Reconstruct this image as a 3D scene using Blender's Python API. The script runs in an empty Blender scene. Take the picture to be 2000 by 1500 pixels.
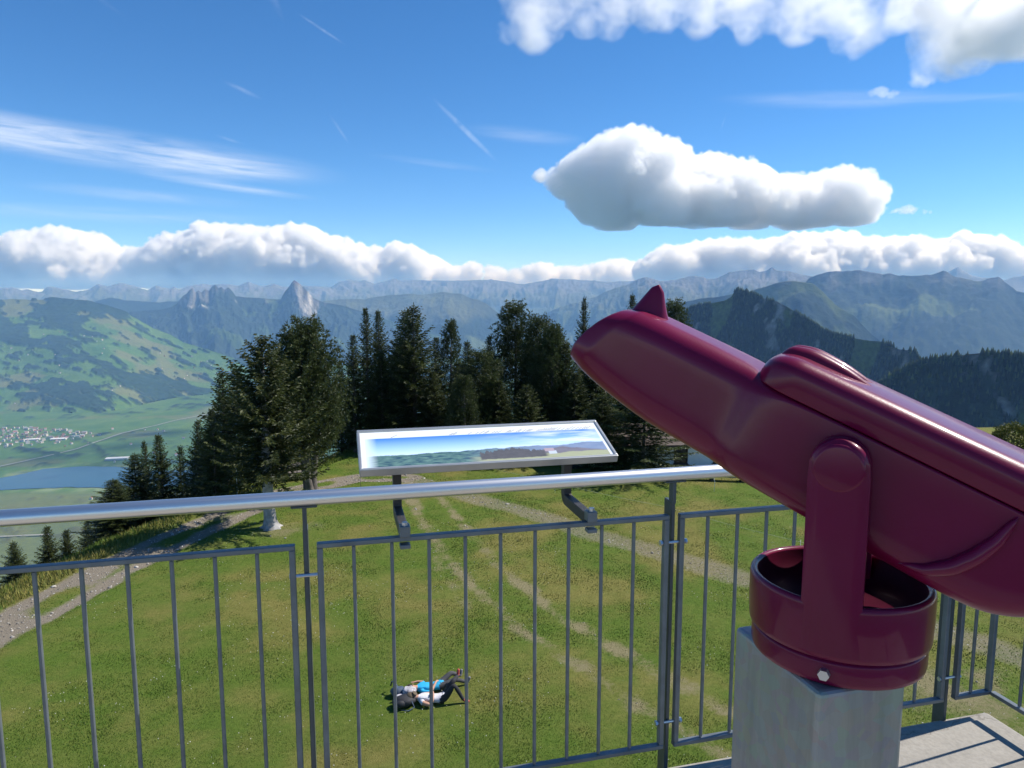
import bpy, bmesh, math, random
import numpy as np
from mathutils import Vector, Matrix

# ------------------------------------------------------------------ camera, sky, sun, exposure
scene = bpy.context.scene
COL = scene.collection
EYE = 1.55                       # eye height above the platform floor (z = 0)

cam_data = bpy.data.cameras.new("camera")
cam_data.sensor_width = 36.0
cam_data.lens = 36.0 * 1387.0 / 2000.0
cam_data.clip_start = 0.05
cam_data.clip_end = 300000.0
cam = bpy.data.objects.new("camera", cam_data)
COL.objects.link(cam)
cam.location = (0, 0, EYE)
cam.rotation_euler = (math.radians(90 - 7.0), 0, 0)
scene.camera = cam

SUN_AZ, SUN_EL = math.radians(70), math.radians(47)     # azimuth clockwise from the view direction (+Y)
SUN_DIR = Vector((math.sin(SUN_AZ) * math.cos(SUN_EL), math.cos(SUN_AZ) * math.cos(SUN_EL), math.sin(SUN_EL)))
sun_data = bpy.data.lights.new("sun", 'SUN')
sun_data.energy = 5.0
sun_data.angle = math.radians(0.53)
sun_data.color = (1.0, 0.955, 0.89)
sun = bpy.data.objects.new("sun", sun_data)
COL.objects.link(sun)
sun.rotation_euler = SUN_DIR.to_track_quat('Z', 'Y').to_euler()

world = bpy.data.worlds.new("World")
scene.world = world
world.use_nodes = True
wn, wl = world.node_tree.nodes, world.node_tree.links
wn.clear()
w_out = wn.new("ShaderNodeOutputWorld")
w_bg = wn.new("ShaderNodeBackground")
w_bg.inputs["Strength"].default_value = 0.132
world.cycles.sampling_method = "MANUAL"
world.cycles.sample_map_resolution = 256
sky = wn.new("ShaderNodeTexSky")
sky.sky_type = 'NISHITA'
sky.sun_disc = False
sky.sun_elevation = SUN_EL
sky.sun_rotation = SUN_AZ
sky.altitude = 4000.0
sky.air_density = 1.0
sky.dust_density = 0.1
sky.ozone_density = 4.0
wl.new(w_bg.outputs[0], w_out.inputs[0])

def wmath(op, a, b=None, c=None, clamp=False):
    n = wn.new("ShaderNodeMath"); n.operation = op; n.use_clamp = clamp
    for i, v in enumerate((a, b, c)):
        if v is None: continue
        if isinstance(v, (int, float)): n.inputs[i].default_value = v
        else: wl.new(v, n.inputs[i])
    return n.outputs[0]

# thin ice clouds and old contrails, laid out on the sky by azimuth / elevation (degrees)
w_tc = wn.new("ShaderNodeTexCoord")
w_sep = wn.new("ShaderNodeSeparateXYZ")
wl.new(w_tc.outputs["Generated"], w_sep.inputs[0])
w_az = wmath('DEGREES' if False else 'MULTIPLY', wmath('ARCTAN2', w_sep.outputs[0], w_sep.outputs[1]), 57.29578)
w_el = wmath('MULTIPLY', wmath('ARCSINE', w_sep.outputs[2]), 57.29578)

def wnoise(sx, sy, seed, detail, dist):
    comb = wn.new("ShaderNodeCombineXYZ")
    wl.new(wmath('MULTIPLY', w_az, sx), comb.inputs[0]); wl.new(wmath('ADD', wmath('MULTIPLY', w_el, sy), wmath('MULTIPLY', w_az, sy * 0.06)), comb.inputs[1])
    comb.inputs[2].default_value = seed
    nz = wn.new("ShaderNodeTexNoise"); nz.inputs["Scale"].default_value = 1.0
    nz.inputs["Detail"].default_value = detail; nz.inputs["Roughness"].default_value = 0.62; nz.inputs["Distortion"].default_value = dist
    wl.new(comb.outputs[0], nz.inputs["Vector"])
    return nz.outputs["Fac"]
FIBRE = wmath('MULTIPLY', wmath('SUBTRACT', wnoise(0.16, 1.7, 3.3, 6.0, 0.5), 0.24), 2.3, clamp=True)
FLUFF = wmath('MULTIPLY', wmath('SUBTRACT', wnoise(1.1, 1.5, 8.1, 3.0, 0.0), 0.22), 2.0, clamp=True)

def streak(az, el, ang, half_len, half_w, amount, _):
    """one streak of thin cloud: centre az/el, tilt, half length and half width in degrees"""
    ca, sa = math.cos(math.radians(ang)), math.sin(math.radians(ang))
    dx = wmath('SUBTRACT', w_az, az); dy = wmath('SUBTRACT', w_el, el)
    u = wmath('MULTIPLY_ADD', dx, ca / half_len, wmath('MULTIPLY', dy, sa / half_len))
    v = wmath('MULTIPLY_ADD', dx, -sa / half_w, wmath('MULTIPLY', dy, ca / half_w))
    fall = wmath('SUBTRACT', wmath('SUBTRACT', 1.0, wmath('MULTIPLY', u, u)), wmath('MULTIPLY', v, v), clamp=True)
    fall = wmath('MULTIPLY', fall, fall)
    return wmath('MULTIPLY', wmath('MULTIPLY', fall, FIBRE if abs(ang) < 10 else FLUFF), amount if half_len > 3 else amount * 0.6)

STREAKS = [
    # az, el, tilt, half_len, half_w, amount, noise scale
    (-27.5, 9.9, -3.5, 16.0, 1.7, 0.80, 1.5), (-22.0, 9.4, -3.0, 8.0, 0.8, 0.5, 2.2), (-37.0, 10.6, -2.0, 9.0, 1.5, 0.55, 1.6),
    (-21.5, 8.0, -5.5, 7.5, 0.42, 0.55, 2.5), (-27.0, 7.0, -2.0, 9.0, 0.55, 0.30, 1.6), (-30.0, 5.6, 0.5, 14.0, 0.7, 0.30, 1.2),
    (-33.0, 21.5, -30.0, 7.5, 0.30, 0.26, 2.0), (-18.5, 22.2, -62.0, 3.6, 0.45, 0.34, 2.4), (-14.3, 19.0, -27.0, 2.1, 0.14, 0.55, 3.0),
    (-20.0, 14.6, -20.0, 1.6, 0.22, 0.40, 3.0), (-3.6, 12.6, -42.0, 3.8, 0.28, 0.42, 2.5), (1.0, 12.3, -6.0, 5.5, 0.75, 0.30, 1.5),
    (-13.2, 12.4, -55.0, 1.5, 0.16, 0.30, 3.0), (-21.0, 11.2, -14.0, 1.2, 0.16, 0.30, 3.0), (24.0, 13.6, -5.0, 9.5, 0.75, 0.34, 1.6),
    (33.0, 12.6, -6.0, 7.0, 0.40, 0.25, 1.8), (-6.0, 10.2, -6.0, 6.0, 0.35, 0.16, 1.5), (16.0, 12.7, 70.0, 0.6, 0.08, 0.3, 3.0),
    (-70.0, 14.0, -4.0, 20.0, 2.0, 0.5, 1.5), (75.0, 16.0, -4.0, 18.0, 2.0, 0.45, 1.5), (120.0, 22.0, 5.0, 22.0, 2.4, 0.4, 1.4),
    (-130.0, 18.0, 3.0, 24.0, 2.2, 0.45, 1.4), (170.0, 15.0, -4.0, 20.0, 2.0, 0.45, 1.5),
]
cirrus = None
for s in STREAKS:
    m = streak(*s)
    cirrus = m if cirrus is None else wmath('ADD', cirrus, m)
cirrus = wmath('MINIMUM', wmath('MULTIPLY', cirrus, 0.75), 0.7)
w_mix = wn.new("ShaderNodeMix"); w_mix.data_type = 'RGBA'
wl.new(cirrus, w_mix.inputs["Factor"])
w_hsv = wn.new("ShaderNodeHueSaturation"); w_hsv.inputs["Saturation"].default_value = 1.22
wl.new(sky.outputs[0], w_hsv.inputs["Color"])
wl.new(w_hsv.outputs[0], w_mix.inputs["A"])
w_mix.inputs["B"].default_value = (5.6, 6.1, 7.0, 1.0)
wl.new(w_mix.outputs["Result"], w_bg.inputs["Color"])

scene.view_settings.view_transform = 'Standard'
scene.view_settings.look = 'None'
scene.view_settings.gamma = 1.0
scene.view_settings.use_curve_mapping = False
scene.view_settings.exposure = 0.43
scene.render.engine = 'CYCLES'
scene.cycles.use_denoising = True
scene.cycles.max_bounces = 20
scene.cycles.diffuse_bounces = 3
scene.cycles.glossy_bounces = 3
scene.cycles.transmission_bounces = 4
scene.cycles.transparent_max_bounces = 6
scene.cycles.volume_bounces = 18
scene.cycles.caustics_reflective = False
scene.cycles.caustics_refractive = False
scene.cycles.use_fast_gi = False

# ------------------------------------------------------------------ helpers
rng = np.random.default_rng(7)
random.seed(7)

def tag(o, label=None, cat=None, group=None, kind=None):
    if label: o["label"] = label
    if cat: o["category"] = cat
    if group: o["group"] = group
    if kind: o["kind"] = kind
    return o

def link(o, parent=None):
    COL.objects.link(o)
    if parent is not None: o.parent = parent
    return o

def empty(name, loc=(0, 0, 0), rz=0.0):
    o = bpy.data.objects.new(name, None)
    o.empty_display_size = 0.2
    o.location = loc; o.rotation_euler = (0, 0, rz)
    return link(o)

def np_mesh(name, verts, faces, smooth=False):
    """mesh from numpy arrays; faces (n,3) or (n,4)"""
    me = bpy.data.meshes.new(name)
    verts = np.asarray(verts, np.float32); faces = np.asarray(faces, np.int32)
    k = faces.shape[1]
    me.vertices.add(len(verts)); me.vertices.foreach_set("co", verts.ravel())
    me.loops.add(faces.size); me.loops.foreach_set("vertex_index", faces.ravel())
    me.polygons.add(len(faces))
    me.polygons.foreach_set("loop_start", np.arange(0, faces.size, k, dtype=np.int32))
    me.polygons.foreach_set("loop_total", np.full(len(faces), k, np.int32))
    me.update(calc_edges=True); me.validate()
    if smooth: me.polygons.foreach_set("use_smooth", np.ones(len(faces), bool))
    return me

def set_col(me, cols, name="Col"):
    at = me.color_attributes.new(name, 'FLOAT_COLOR', 'POINT')
    c = np.ones((len(me.vertices), 4), np.float32); c[:, :cols.shape[1]] = cols
    at.data.foreach_set("color", c.ravel())

def mobj(name, me, mat=None, parent=None):
    o = bpy.data.objects.new(name, me)
    if mat is not None and not me.materials: me.materials.append(mat)
    return link(o, parent)

def grid_faces(nr, nc):
    i = np.arange(nr - 1)[:, None] * nc + np.arange(nc - 1)[None, :]
    i = i.ravel()
    return np.stack([i, i + 1, i + nc + 1, i + nc], 1)

def _hash(ix, iy, iz, seed):
    h = (ix.astype(np.int64) * 374761393 + iy.astype(np.int64) * 668265263 + iz.astype(np.int64) * 2147483647 + seed * 1274126177) & 0xFFFFFFFF
    h = ((h ^ (h >> 13)) * 1274126177) & 0xFFFFFFFF
    h = ((h ^ (h >> 16)) * 2246822519) & 0xFFFFFFFF
    return ((h ^ (h >> 15)) & 0xFFFFFF).astype(np.float64) / 0xFFFFFF

def vnoise(x, y, z=None, seed=0):
    """smooth value noise in 0..1 (2D or 3D)"""
    x = np.asarray(x, float); y = np.asarray(y, float)
    xi, yi = np.floor(x), np.floor(y); fx, fy = x - xi, y - yi
    ux, uy = fx * fx * fx * (fx * (fx * 6 - 15) + 10), fy * fy * fy * (fy * (fy * 6 - 15) + 10)
    if z is None:
        z0 = np.zeros_like(xi)
        a, b = _hash(xi, yi, z0, seed), _hash(xi + 1, yi, z0, seed)
        c, d = _hash(xi, yi + 1, z0, seed), _hash(xi + 1, yi + 1, z0, seed)
        return (a * (1 - ux) + b * ux) * (1 - uy) + (c * (1 - ux) + d * ux) * uy
    z = np.asarray(z, float); zi = np.floor(z); fz = z - zi
    uz = fz * fz * fz * (fz * (fz * 6 - 15) + 10)
    r = 0
    for k, wz in ((0, 1 - uz), (1, uz)):
        a, b = _hash(xi, yi, zi + k, seed), _hash(xi + 1, yi, zi + k, seed)
        c, d = _hash(xi, yi + 1, zi + k, seed), _hash(xi + 1, yi + 1, zi + k, seed)
        r = r + ((a * (1 - ux) + b * ux) * (1 - uy) + (c * (1 - ux) + d * ux) * uy) * wz
    return r

def fbm(x, y, z=None, oct=5, seed=0, gain=0.5, lac=2.03):
    x = np.asarray(x, float); y = np.asarray(y, float)
    s, a, t = 0, 1.0, 0
    for k in range(oct):
        s = s + a * vnoise(x, y, z, seed + 17 * k); t += a
        x, y = x * lac + 3.1, y * lac + 7.7
        if z is not None: z = z * lac + 1.3
        a *= gain
    return s / t

def ridged(x, y, oct=5, seed=0, gain=0.5):
    s, a, t = 0, 1.0, 0
    for k in range(oct):
        s = s + a * (1 - np.abs(2 * vnoise(x, y, None, seed + 31 * k) - 1)); t += a
        x, y = x * 2.07 + 5.3, y * 2.07 + 1.9
        a *= gain
    return s / t

def smooth(e0, e1, x):
    t = np.clip((x - e0) / (e1 - e0), 0, 1)
    return t * t * (3 - 2 * t)

def mix3(a, b, t):
    return np.asarray(a)[None, :] * (1 - t[:, None]) + np.asarray(b)[None, :] * t[:, None] if np.asarray(a).ndim == 1 else a * (1 - t[:, None]) + np.asarray(b) * t[:, None]

MATS = {}
def mat(name):
    if name in MATS: return MATS[name], None, None, None
    m = bpy.data.materials.new(name); m.use_nodes = True
    nt = m.node_tree
    MATS[name] = m
    return m, nt.nodes, nt.links, nt.nodes["Principled BSDF"]

def noise_node(n, l, scale, detail=4.0, rough=0.55, vec=None, dist=0.0):
    t = n.new("ShaderNodeTexNoise")
    t.inputs["Scale"].default_value = scale; t.inputs["Detail"].default_value = detail
    t.inputs["Roughness"].default_value = rough; t.inputs["Distortion"].default_value = dist
    if vec is not None: l.new(vec, t.inputs["Vector"])
    return t

def ramp(n, l, fac, stops):
    r = n.new("ShaderNodeValToRGB")
    e = r.color_ramp.elements
    while len(e) > 1: e.remove(e[-1])
    for i, (p, c) in enumerate(stops):
        el = e[0] if i == 0 else e.new(p)
        el.position = p; el.color = (*c, 1) if len(c) == 3 else c
    if fac is not None: l.new(fac, r.inputs[0])
    return r

def simple_mat(name, color, rough=0.6, metallic=0.0, var=0.0, nscale=8.0, bump=0.0, bscale=40.0, coat=0.0, spec=None, coord="Object"):
    """Principled with a little procedural colour variation, roughness variation and bump"""
    m, n, l, p = mat(name)
    if n is None: return m
    tc = n.new("ShaderNodeTexCoord")
    p.inputs["Base Color"].default_value = (*color, 1)
    p.inputs["Roughness"].default_value = rough; p.inputs["Metallic"].default_value = metallic
    if spec is not None: p.inputs["Specular IOR Level"].default_value = spec
    if coat: p.inputs["Coat Weight"].default_value = coat; p.inputs["Coat Roughness"].default_value = 0.06
    if var:
        nz = noise_node(n, l, nscale, 6, 0.6, tc.outputs[coord])
        lo = tuple(max(0, c * (1 - var)) for c in color); hi = tuple(min(1, c * (1 + var)) for c in color)
        r = ramp(n, l, nz.outputs["Fac"], [(0.28, lo), (0.72, hi)])
        l.new(r.outputs[0], p.inputs["Base Color"])
    if bump:
        nb = noise_node(n, l, bscale, 5, 0.6, tc.outputs[coord])
        b = n.new("ShaderNodeBump"); b.inputs["Strength"].default_value = bump; b.inputs["Distance"].default_value = 0.01
        l.new(nb.outputs["Fac"], b.inputs["Height"]); l.new(b.outputs[0], p.inputs["Normal"])
    return m

def vcol_mat(name, rough=0.95, nscale=0.02, var=0.25, spec=0.1, bump=0.0, bscale=1.0, bdist=1.0, nscale2=None):
    """vertex colour times a fine procedural mottling"""
    m, n, l, p = mat(name)
    if n is None: return m
    at = n.new("ShaderNodeVertexColor"); at.layer_name = "Col"
    tc = n.new("ShaderNodeTexCoord")
    nz = noise_node(n, l, nscale, 8, 0.65, tc.outputs["Object"])
    mr = n.new("ShaderNodeMapRange")
    mr.inputs["From Min"].default_value = 0.3; mr.inputs["From Max"].default_value = 0.7
    mr.inputs["To Min"].default_value = 1 - var; mr.inputs["To Max"].default_value = 1 + var
    l.new(nz.outputs["Fac"], mr.inputs["Value"])
    mx = n.new("ShaderNodeVectorMath"); mx.operation = 'SCALE'
    l.new(at.outputs["Color"], mx.inputs[0]); l.new(mr.outputs[0], mx.inputs["Scale"])
    l.new(mx.outputs[0], p.inputs["Base Color"])
    p.inputs["Roughness"].default_value = rough; p.inputs["Specular IOR Level"].default_value = spec
    if bump:
        nb = noise_node(n, l, bscale, 6, 0.65, tc.outputs["Object"])
        b = n.new("ShaderNodeBump"); b.inputs["Strength"].default_value = bump; b.inputs["Distance"].default_value = bdist
        l.new(nb.outputs["Fac"], b.inputs["Height"]); l.new(b.outputs[0], p.inputs["Normal"])
    return m

# ------------------------------------------------------------------ far mountains: crest lines as (x km, y km, z m above the eye)
RIDGES = {
'far_left':[(-16.39,18.21,203),(-15.3,19.13,294),(-14.8,19.53,190),(-14.24,19.93,243),(-14.01,20.1,266),(-13.81,20.24,197),(-13.46,20.47,155),(-13.32,20.56,273),(-13.2,20.64,288),(-12.91,20.83,202),(-12.74,20.93,129),(-12.44,21.11,265),(-12.24,21.22,371),(-12.04,21.34,283),(-11.79,21.48,399),(-11.54,21.61,359),(-11.34,21.72,295),(-11.12,21.83,212),(-10.91,21.94,353),(-10.59,22.09,230),(-10.44,22.17,294),(-10.32,22.22,232),(-10.04,22.35,328),(-9.81,22.45,409),(-9.53,22.57,363),(-9.04,22.77,399),(-8.75,22.89,352),(-8.44,23.0,484),(-8.04,23.14,323),(-7.74,23.25,407),(-7.45,23.34,309),(-6.81,23.54,362),(-6.26,23.69,314),(-5.3,23.92,165),(-4.15,24.15,29)],
'far_mid':[(-7.8,24.8,206),(-7.14,25.0,349),(-6.39,25.2,316),(-6.03,25.29,550),(-5.67,25.38,623),(-5.18,25.48,554),(-4.87,25.54,447),(-4.5,25.61,557),(-4.19,25.66,667),(-3.94,25.7,541),(-3.69,25.74,596),(-2.86,25.84,580),(-1.57,25.95,564),(-0.74,25.99,639),(-0.09,26.0,529),(0.5,26.0,473),(0.95,25.98,547),(1.44,25.96,656),(1.8,25.94,637),(2.95,25.83,562),(4.21,25.66,558),(5.96,25.31,425),(7.48,24.9,242)],
'far_right':[(0.14,19.0,-818),(0.82,18.98,-477),(1.49,18.94,-220),(2.16,18.88,-4),(2.85,18.79,262),(3.44,18.69,512),(3.98,18.58,404),(4.33,18.5,468),(4.63,18.43,505),(4.85,18.37,503),(5.06,18.31,450),(5.27,18.25,500),(5.52,18.18,639),(5.72,18.12,662),(5.96,18.04,685),(6.17,17.97,632),(6.33,17.91,655),(6.44,17.88,729),(6.6,17.82,639),(6.83,17.73,636),(7.11,17.62,532),(7.26,17.56,493),(7.9,17.28,290),(8.89,16.79,56)],
'right_range':[(4.62,12.15,-176),(4.83,12.07,117),(4.97,12.01,329),(5.12,11.95,395),(5.24,11.9,435),(5.43,11.81,432),(5.67,11.7,428),(5.89,11.59,383),(5.96,11.56,357),(6.07,11.5,372),(6.16,11.45,330),(6.34,11.35,335),(6.57,11.22,331),(6.69,11.15,408),(6.72,11.13,399),(6.81,11.07,319),(6.89,11.02,294),(7.04,10.93,238),(7.11,10.88,237),(7.2,10.82,296),(7.3,10.76,310),(7.35,10.72,233),(7.49,10.63,96),(7.56,10.57,73),(7.85,10.36,145),(8.2,10.08,226),(8.7,9.66,66),(9.26,9.13,127)],
'far_corner':[(11.41,19.97,279),(11.82,19.73,624),(12.11,19.55,797),(12.42,19.36,544),(12.91,19.04,427),(13.35,18.73,553),(14.03,18.23,641),(14.96,17.47,429),(16.26,16.26,227)],
'mid_left':[(-9.07,14.38,-228),(-8.65,14.64,-128),(-8.45,14.75,-45),(-8.31,14.83,-14),(-8.08,14.95,-67),(-7.49,15.26,-112),(-7.17,15.41,-91),(-6.43,15.74,-138),(-5.53,16.07,-232)],
'mid_centre':[(-5.11,16.21,-234),(-4.35,16.43,-97),(-3.96,16.53,-62),(-3.43,16.65,-51),(-2.91,16.75,44),(-2.45,16.82,80),(-2.09,16.87,44),(-1.67,16.92,116),(-1.25,16.95,81),(-0.86,16.98,-52),(-0.61,16.99,-161),(-0.27,17.0,-440),(0.12,17.0,-854),(0.49,16.99,-1344)],
'twin':[(-7.37,12.49,-538),(-7.02,12.69,-337),(-6.81,12.8,-267),(-6.39,13.01,-234),(-6.24,13.09,-189),(-6.16,13.13,-134),(-6.1,13.15,-50),(-6.05,13.18,25),(-6.0,13.2,53),(-5.95,13.22,128),(-5.9,13.24,166),(-5.86,13.26,82),(-5.81,13.28,120),(-5.77,13.3,73),(-5.71,13.33,139),(-5.65,13.35,111),(-5.6,13.38,196),(-5.55,13.4,234),(-5.5,13.42,159),(-5.45,13.44,188),(-5.4,13.46,131),(-5.34,13.48,179),(-5.27,13.51,103),(-5.22,13.53,16),(-5.06,13.59,-3),(-4.85,13.66,-13),(-4.67,13.73,-42),(-4.46,13.8,-52),(-4.42,13.81,36),(-4.37,13.83,125),(-4.29,13.85,223),(-4.25,13.86,292),(-4.21,13.88,321),(-4.16,13.89,282),(-4.11,13.91,234),(-4.03,13.93,165),(-3.95,13.95,76),(-3.88,13.97,-13),(-3.71,14.02,-103),(-3.38,14.1,-163),(-2.86,14.22,-327),(-2.06,14.35,-618),(-1.04,14.46,-935),(-0.21,14.5,-1252)],
'round':[(1.53,8.87,-382),(1.83,8.81,-203),(2.1,8.75,-70),(2.36,8.68,-14),(2.6,8.62,23),(2.83,8.54,77),(3.01,8.48,130),(3.15,8.43,171),(3.26,8.39,182),(3.37,8.34,176),(3.49,8.29,145),(3.59,8.25,57),(3.71,8.2,-89),(3.89,8.12,-210),(3.98,8.07,-330),(4.1,8.01,-460),(4.29,7.91,-626),(4.52,7.78,-842)],
'dark':[(0.59,3.55,-281),(0.72,3.43,-148),(0.8,3.33,-74),(0.83,3.3,-48),(0.89,3.22,-30),(0.94,3.16,-19),(0.96,3.13,-3),(0.97,3.12,24),(0.98,3.1,28),(1.0,3.07,19),(1.02,3.04,12),(1.05,3.0,-9),(1.09,2.93,-24),(1.12,2.88,-50),(1.15,2.82,-79),(1.18,2.75,-113),(1.2,2.71,-134),(1.22,2.67,-142),(1.25,2.59,-151),(1.28,2.52,-154),(1.29,2.48,-155),(1.31,2.4,-175),(1.33,2.34,-175),(1.33,2.31,-200),(1.35,2.24,-242),(1.37,2.09,-303)],
'near_ridge':[(0.8,1.72,-275),(0.88,1.68,-201),(0.93,1.66,-161),(0.96,1.64,-142),(0.99,1.62,-138),(1.03,1.6,-127),(1.07,1.57,-121),(1.09,1.56,-122),(1.11,1.54,-128),(1.16,1.51,-136),(1.25,1.43,-124),(1.35,1.34,-106)],
'left_hill':[(-9.4,9.27,129),(-8.68,9.64,53),(-7.99,9.97,-2),(-7.34,10.24,-46),(-7.16,10.25,-31),(-6.88,10.25,-46),(-6.57,10.26,-31),(-6.31,10.25,-53),(-6.05,10.24,-82),(-5.79,10.23,-141),(-5.54,10.22,-228),(-5.33,10.2,-337),(-5.15,10.18,-438),(-4.86,10.1,-529),(-4.65,10.03,-634),(-4.27,9.9,-719),(-3.98,9.79,-796),(-3.75,9.7,-852),(-3.37,9.68,-963),(-2.94,9.65,-1065),(-2.37,9.58,-1163),(-1.65,9.46,-1230)],
}
FLOOR = -1190.0            # valley floor, metres below the eye

ROCK, ROCKL, FOREST, MEADOW, ALP = ((0.075, 0.077, 0.078), (0.155, 0.153, 0.148), (0.012, 0.024, 0.016), (0.060, 0.100, 0.028), (0.070, 0.080, 0.038))

def densify(pts, n):
    p = np.array(pts, float); p[:, :2] *= 1000
    d = np.r_[0, np.cumsum(np.hypot(*np.diff(p[:, :2], axis=0).T))]
    s = np.linspace(0, d[-1], n)
    return np.stack([np.interp(s, d, p[:, k]) for k in range(3)], 1), s

def ridge_mesh(name, key, n_s, n_v, run, power=0.85, spur=120.0, spur_km=0.9, jag=8.0, seed=0, floor=FLOOR, back=1.0, color=None, warp=1.0, flat_smooth=False, fine_amp=0.30, fine_m=150.0):
    """crest line with a furrowed front slope falling towards the valley and a steeper back"""
    pts = [tuple(q) for q in RIDGES[key]]
    for e0, e1, at_end in ((pts[0], pts[1], False), (pts[-1], pts[-2], True)):      # let both ends run down to the floor
        t = np.array(e0[:2]) - np.array(e1[:2]); t /= np.hypot(*t) + 1e-9
        drop = e0[2] - floor
        q = np.array(e0[:2]) + t * max(drop / 1000 * 1.3, 0.1)
        pts = pts + [(q[0], q[1], floor - 5)] if at_end else [(q[0], q[1], floor - 5)] + pts
    C, s = densify(pts, n_s)
    sm = np.convolve(np.pad(C[:, 2], 40, mode='edge'), np.hanning(81) / np.hanning(81).sum(), 'valid')
    C[:, 2] += jag * 3.2 * (ridged(s / 420.0, s * 0 + seed, oct=6, seed=seed, gain=0.6) - 0.62)
    rad = -C[:, :2] / np.hypot(C[:, 0], C[:, 1])[:, None]
    v = np.r_[-np.linspace(1, 0, 9)[:-1] ** 1.4, np.linspace(0, 1, n_v) ** 1.35]
    V, S = np.meshgrid(v, s, indexing='ij')
    H = np.clip(sm - floor, 60, None)[None, :]
    R = (run * 1000.0 * np.clip(H / 1500.0, 0.25, 1.4))
    off = np.where(V >= 0, V * R, V * R * back)
    X = C[None, :, 0] + rad[None, :, 0] * off
    Y = C[None, :, 1] + rad[None, :, 1] * off
    Z = sm[None, :] + (C[:, 2] - sm)[None, :] * np.exp(-np.abs(V) * 7.0) - H * np.where(V >= 0, np.abs(V) ** power, np.abs(V) ** 0.9)
    env = np.clip(V, 0, 1) ** 0.7 * (1 - np.clip(V, 0, 1)) * 2.4
    wx = 500 * warp * (fbm(S / 1500.0, V * 3, oct=3, seed=seed + 5) - 0.5)
    rn = ridged((S + wx) / (spur_km * 1000), V * R / (spur_km * 1700) + seed, oct=6, seed=seed + 9)
    Z = Z + env * spur * (rn - 0.62) * 2.2
    fine = ridged(X / fine_m, Y / fine_m, oct=4, seed=seed + 3, gain=.6) - 0.6
    Z = Z + fine * spur * fine_amp * np.clip(np.abs(V) * 12, 0, 1)
    nv = len(v)
    col = color(X, Y, Z, V, rn, S)
    P = np.stack([X, Y, Z + EYE], -1).reshape(-1, 3)
    me = np_mesh(name, P, grid_faces(nv, n_s)[:, ::-1], smooth=flat_smooth)
    set_col(me, col.reshape(-1, 3))
    return me, (X, Y, Z, V, col)

def col_far(rock_at, forest_at, light=0.5):
    def f(X, Y, Z, V, rn, S):
        n1 = fbm(X / 700, Y / 700, oct=5, seed=41); n2 = fbm(X / 260, Y / 260, oct=4, seed=43); n3 = fbm(S / 350, V * 5, oct=4, seed=47)
        base = np.zeros(X.shape + (3,)); 
        rock = np.array(ROCK) * (1 - light) + np.array(ROCKL) * light
        base[:] = np.array(FOREST)
        t = smooth(0.50, 0.62, n1)[..., None]
        base = base * (1 - t) + (np.array(ALP) * 0.5 + np.array(MEADOW) * 0.5) * t
        k = smooth(forest_at - 150, forest_at + 150, Z + (n1 - 0.5) * 500)[..., None]
        base = base * (1 - k) + np.array(ALP) * k * (0.7 + 0.6 * n2[..., None])
        k = smooth(rock_at - 160, rock_at + 160, Z + (n2 - 0.5) * 420 + (n3 - 0.5) * 400)[..., None]
        base = base * (1 - k) + rock * k * (0.65 + 0.7 * n2[..., None])
        return base
    return f

def col_twin(X, Y, Z, V, rn, S):
    """forest skirts below limestone faces painted paler on the sunlit right, reddish rock at the very top of the pyramid"""
    n1 = fbm(S / 90, V * 4, oct=5, seed=61); n2 = fbm(X / 260, Y / 260, oct=4, seed=62)
    base = np.zeros(X.shape + (3,)); base[:] = np.array((0.02, 0.034, 0.026))
    t = smooth(0.58, 0.66, fbm(X / 500, Y / 380, oct=5, seed=63))[..., None]
    base = base * (1 - t) + np.array(MEADOW) * t * 0.75
    az = np.degrees(np.arctan2(X, Y))
    def bump(c, w): return np.exp(-((az - c) / w) ** 2)
    # big pyramid (right flank's sunlight put into a paler rock colour) and the double peak beside it
    big = bump(-16.0, 1.1) + 0.55 * bump(-14.5, 1.0)
    small = bump(-23.2, 1.5) * 0.62 + bump(-24.6, 0.9) * 0.4
    h = big * 520 + small * 420
    face = smooth(0, 90, h - (180 - Z) * 0.9 + (n1 - 0.5) * 460)
    tone = (0.15 + 1.7 * n1 * n1 * 1.6)[..., None]
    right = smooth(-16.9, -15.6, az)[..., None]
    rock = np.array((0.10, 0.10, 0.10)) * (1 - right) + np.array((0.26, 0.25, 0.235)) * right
    red = smooth(200, 290, Z)[..., None] * bump(-16.6, 0.9)[..., None]
    rock = rock * (1 - 0.6 * red) + np.array((0.20, 0.13, 0.10)) * 0.6 * red
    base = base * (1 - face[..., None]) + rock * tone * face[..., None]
    scree = smooth(0.6, 0.7, n2) * smooth(-230, -120, Z) * (1 - smooth(-60, 20, Z)) * np.clip(small * 2.0 + bump(-20.5, 1.2), 0, 1)
    base = base * (1 - scree[..., None]) + np.array((0.36, 0.345, 0.32)) * scree[..., None]
    return base

def col_dark(X, Y, Z, V, rn, S):
    n1 = fbm(X / 160, Y / 160, oct=5, seed=71); n2 = fbm(X / 45, Y / 45, oct=4, seed=72); n3 = fbm(S / 70, V * 9, oct=4, seed=73)
    base = np.zeros(X.shape + (3,)); base[:] = np.array((0.018, 0.032, 0.017))
    base = base * (0.5 + n2[..., None])
    t = smooth(0.60, 0.68, n1)[..., None]
    base = base * (1 - t) + np.array((0.07, 0.10, 0.03)) * t
    k = smooth(0.56, 0.70, 0.55 * n3 + 0.45 * fbm(X / 38, Y / 38, Z / 60, oct=4, seed=77))[..., None] * (0.12 + 0.88 * smooth(0.20, 0.03, V))[..., None]
    base = base * (1 - k) + np.array((0.20, 0.20, 0.185)) * k * (0.6 + 0.8 * n2[..., None])
    return base

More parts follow.
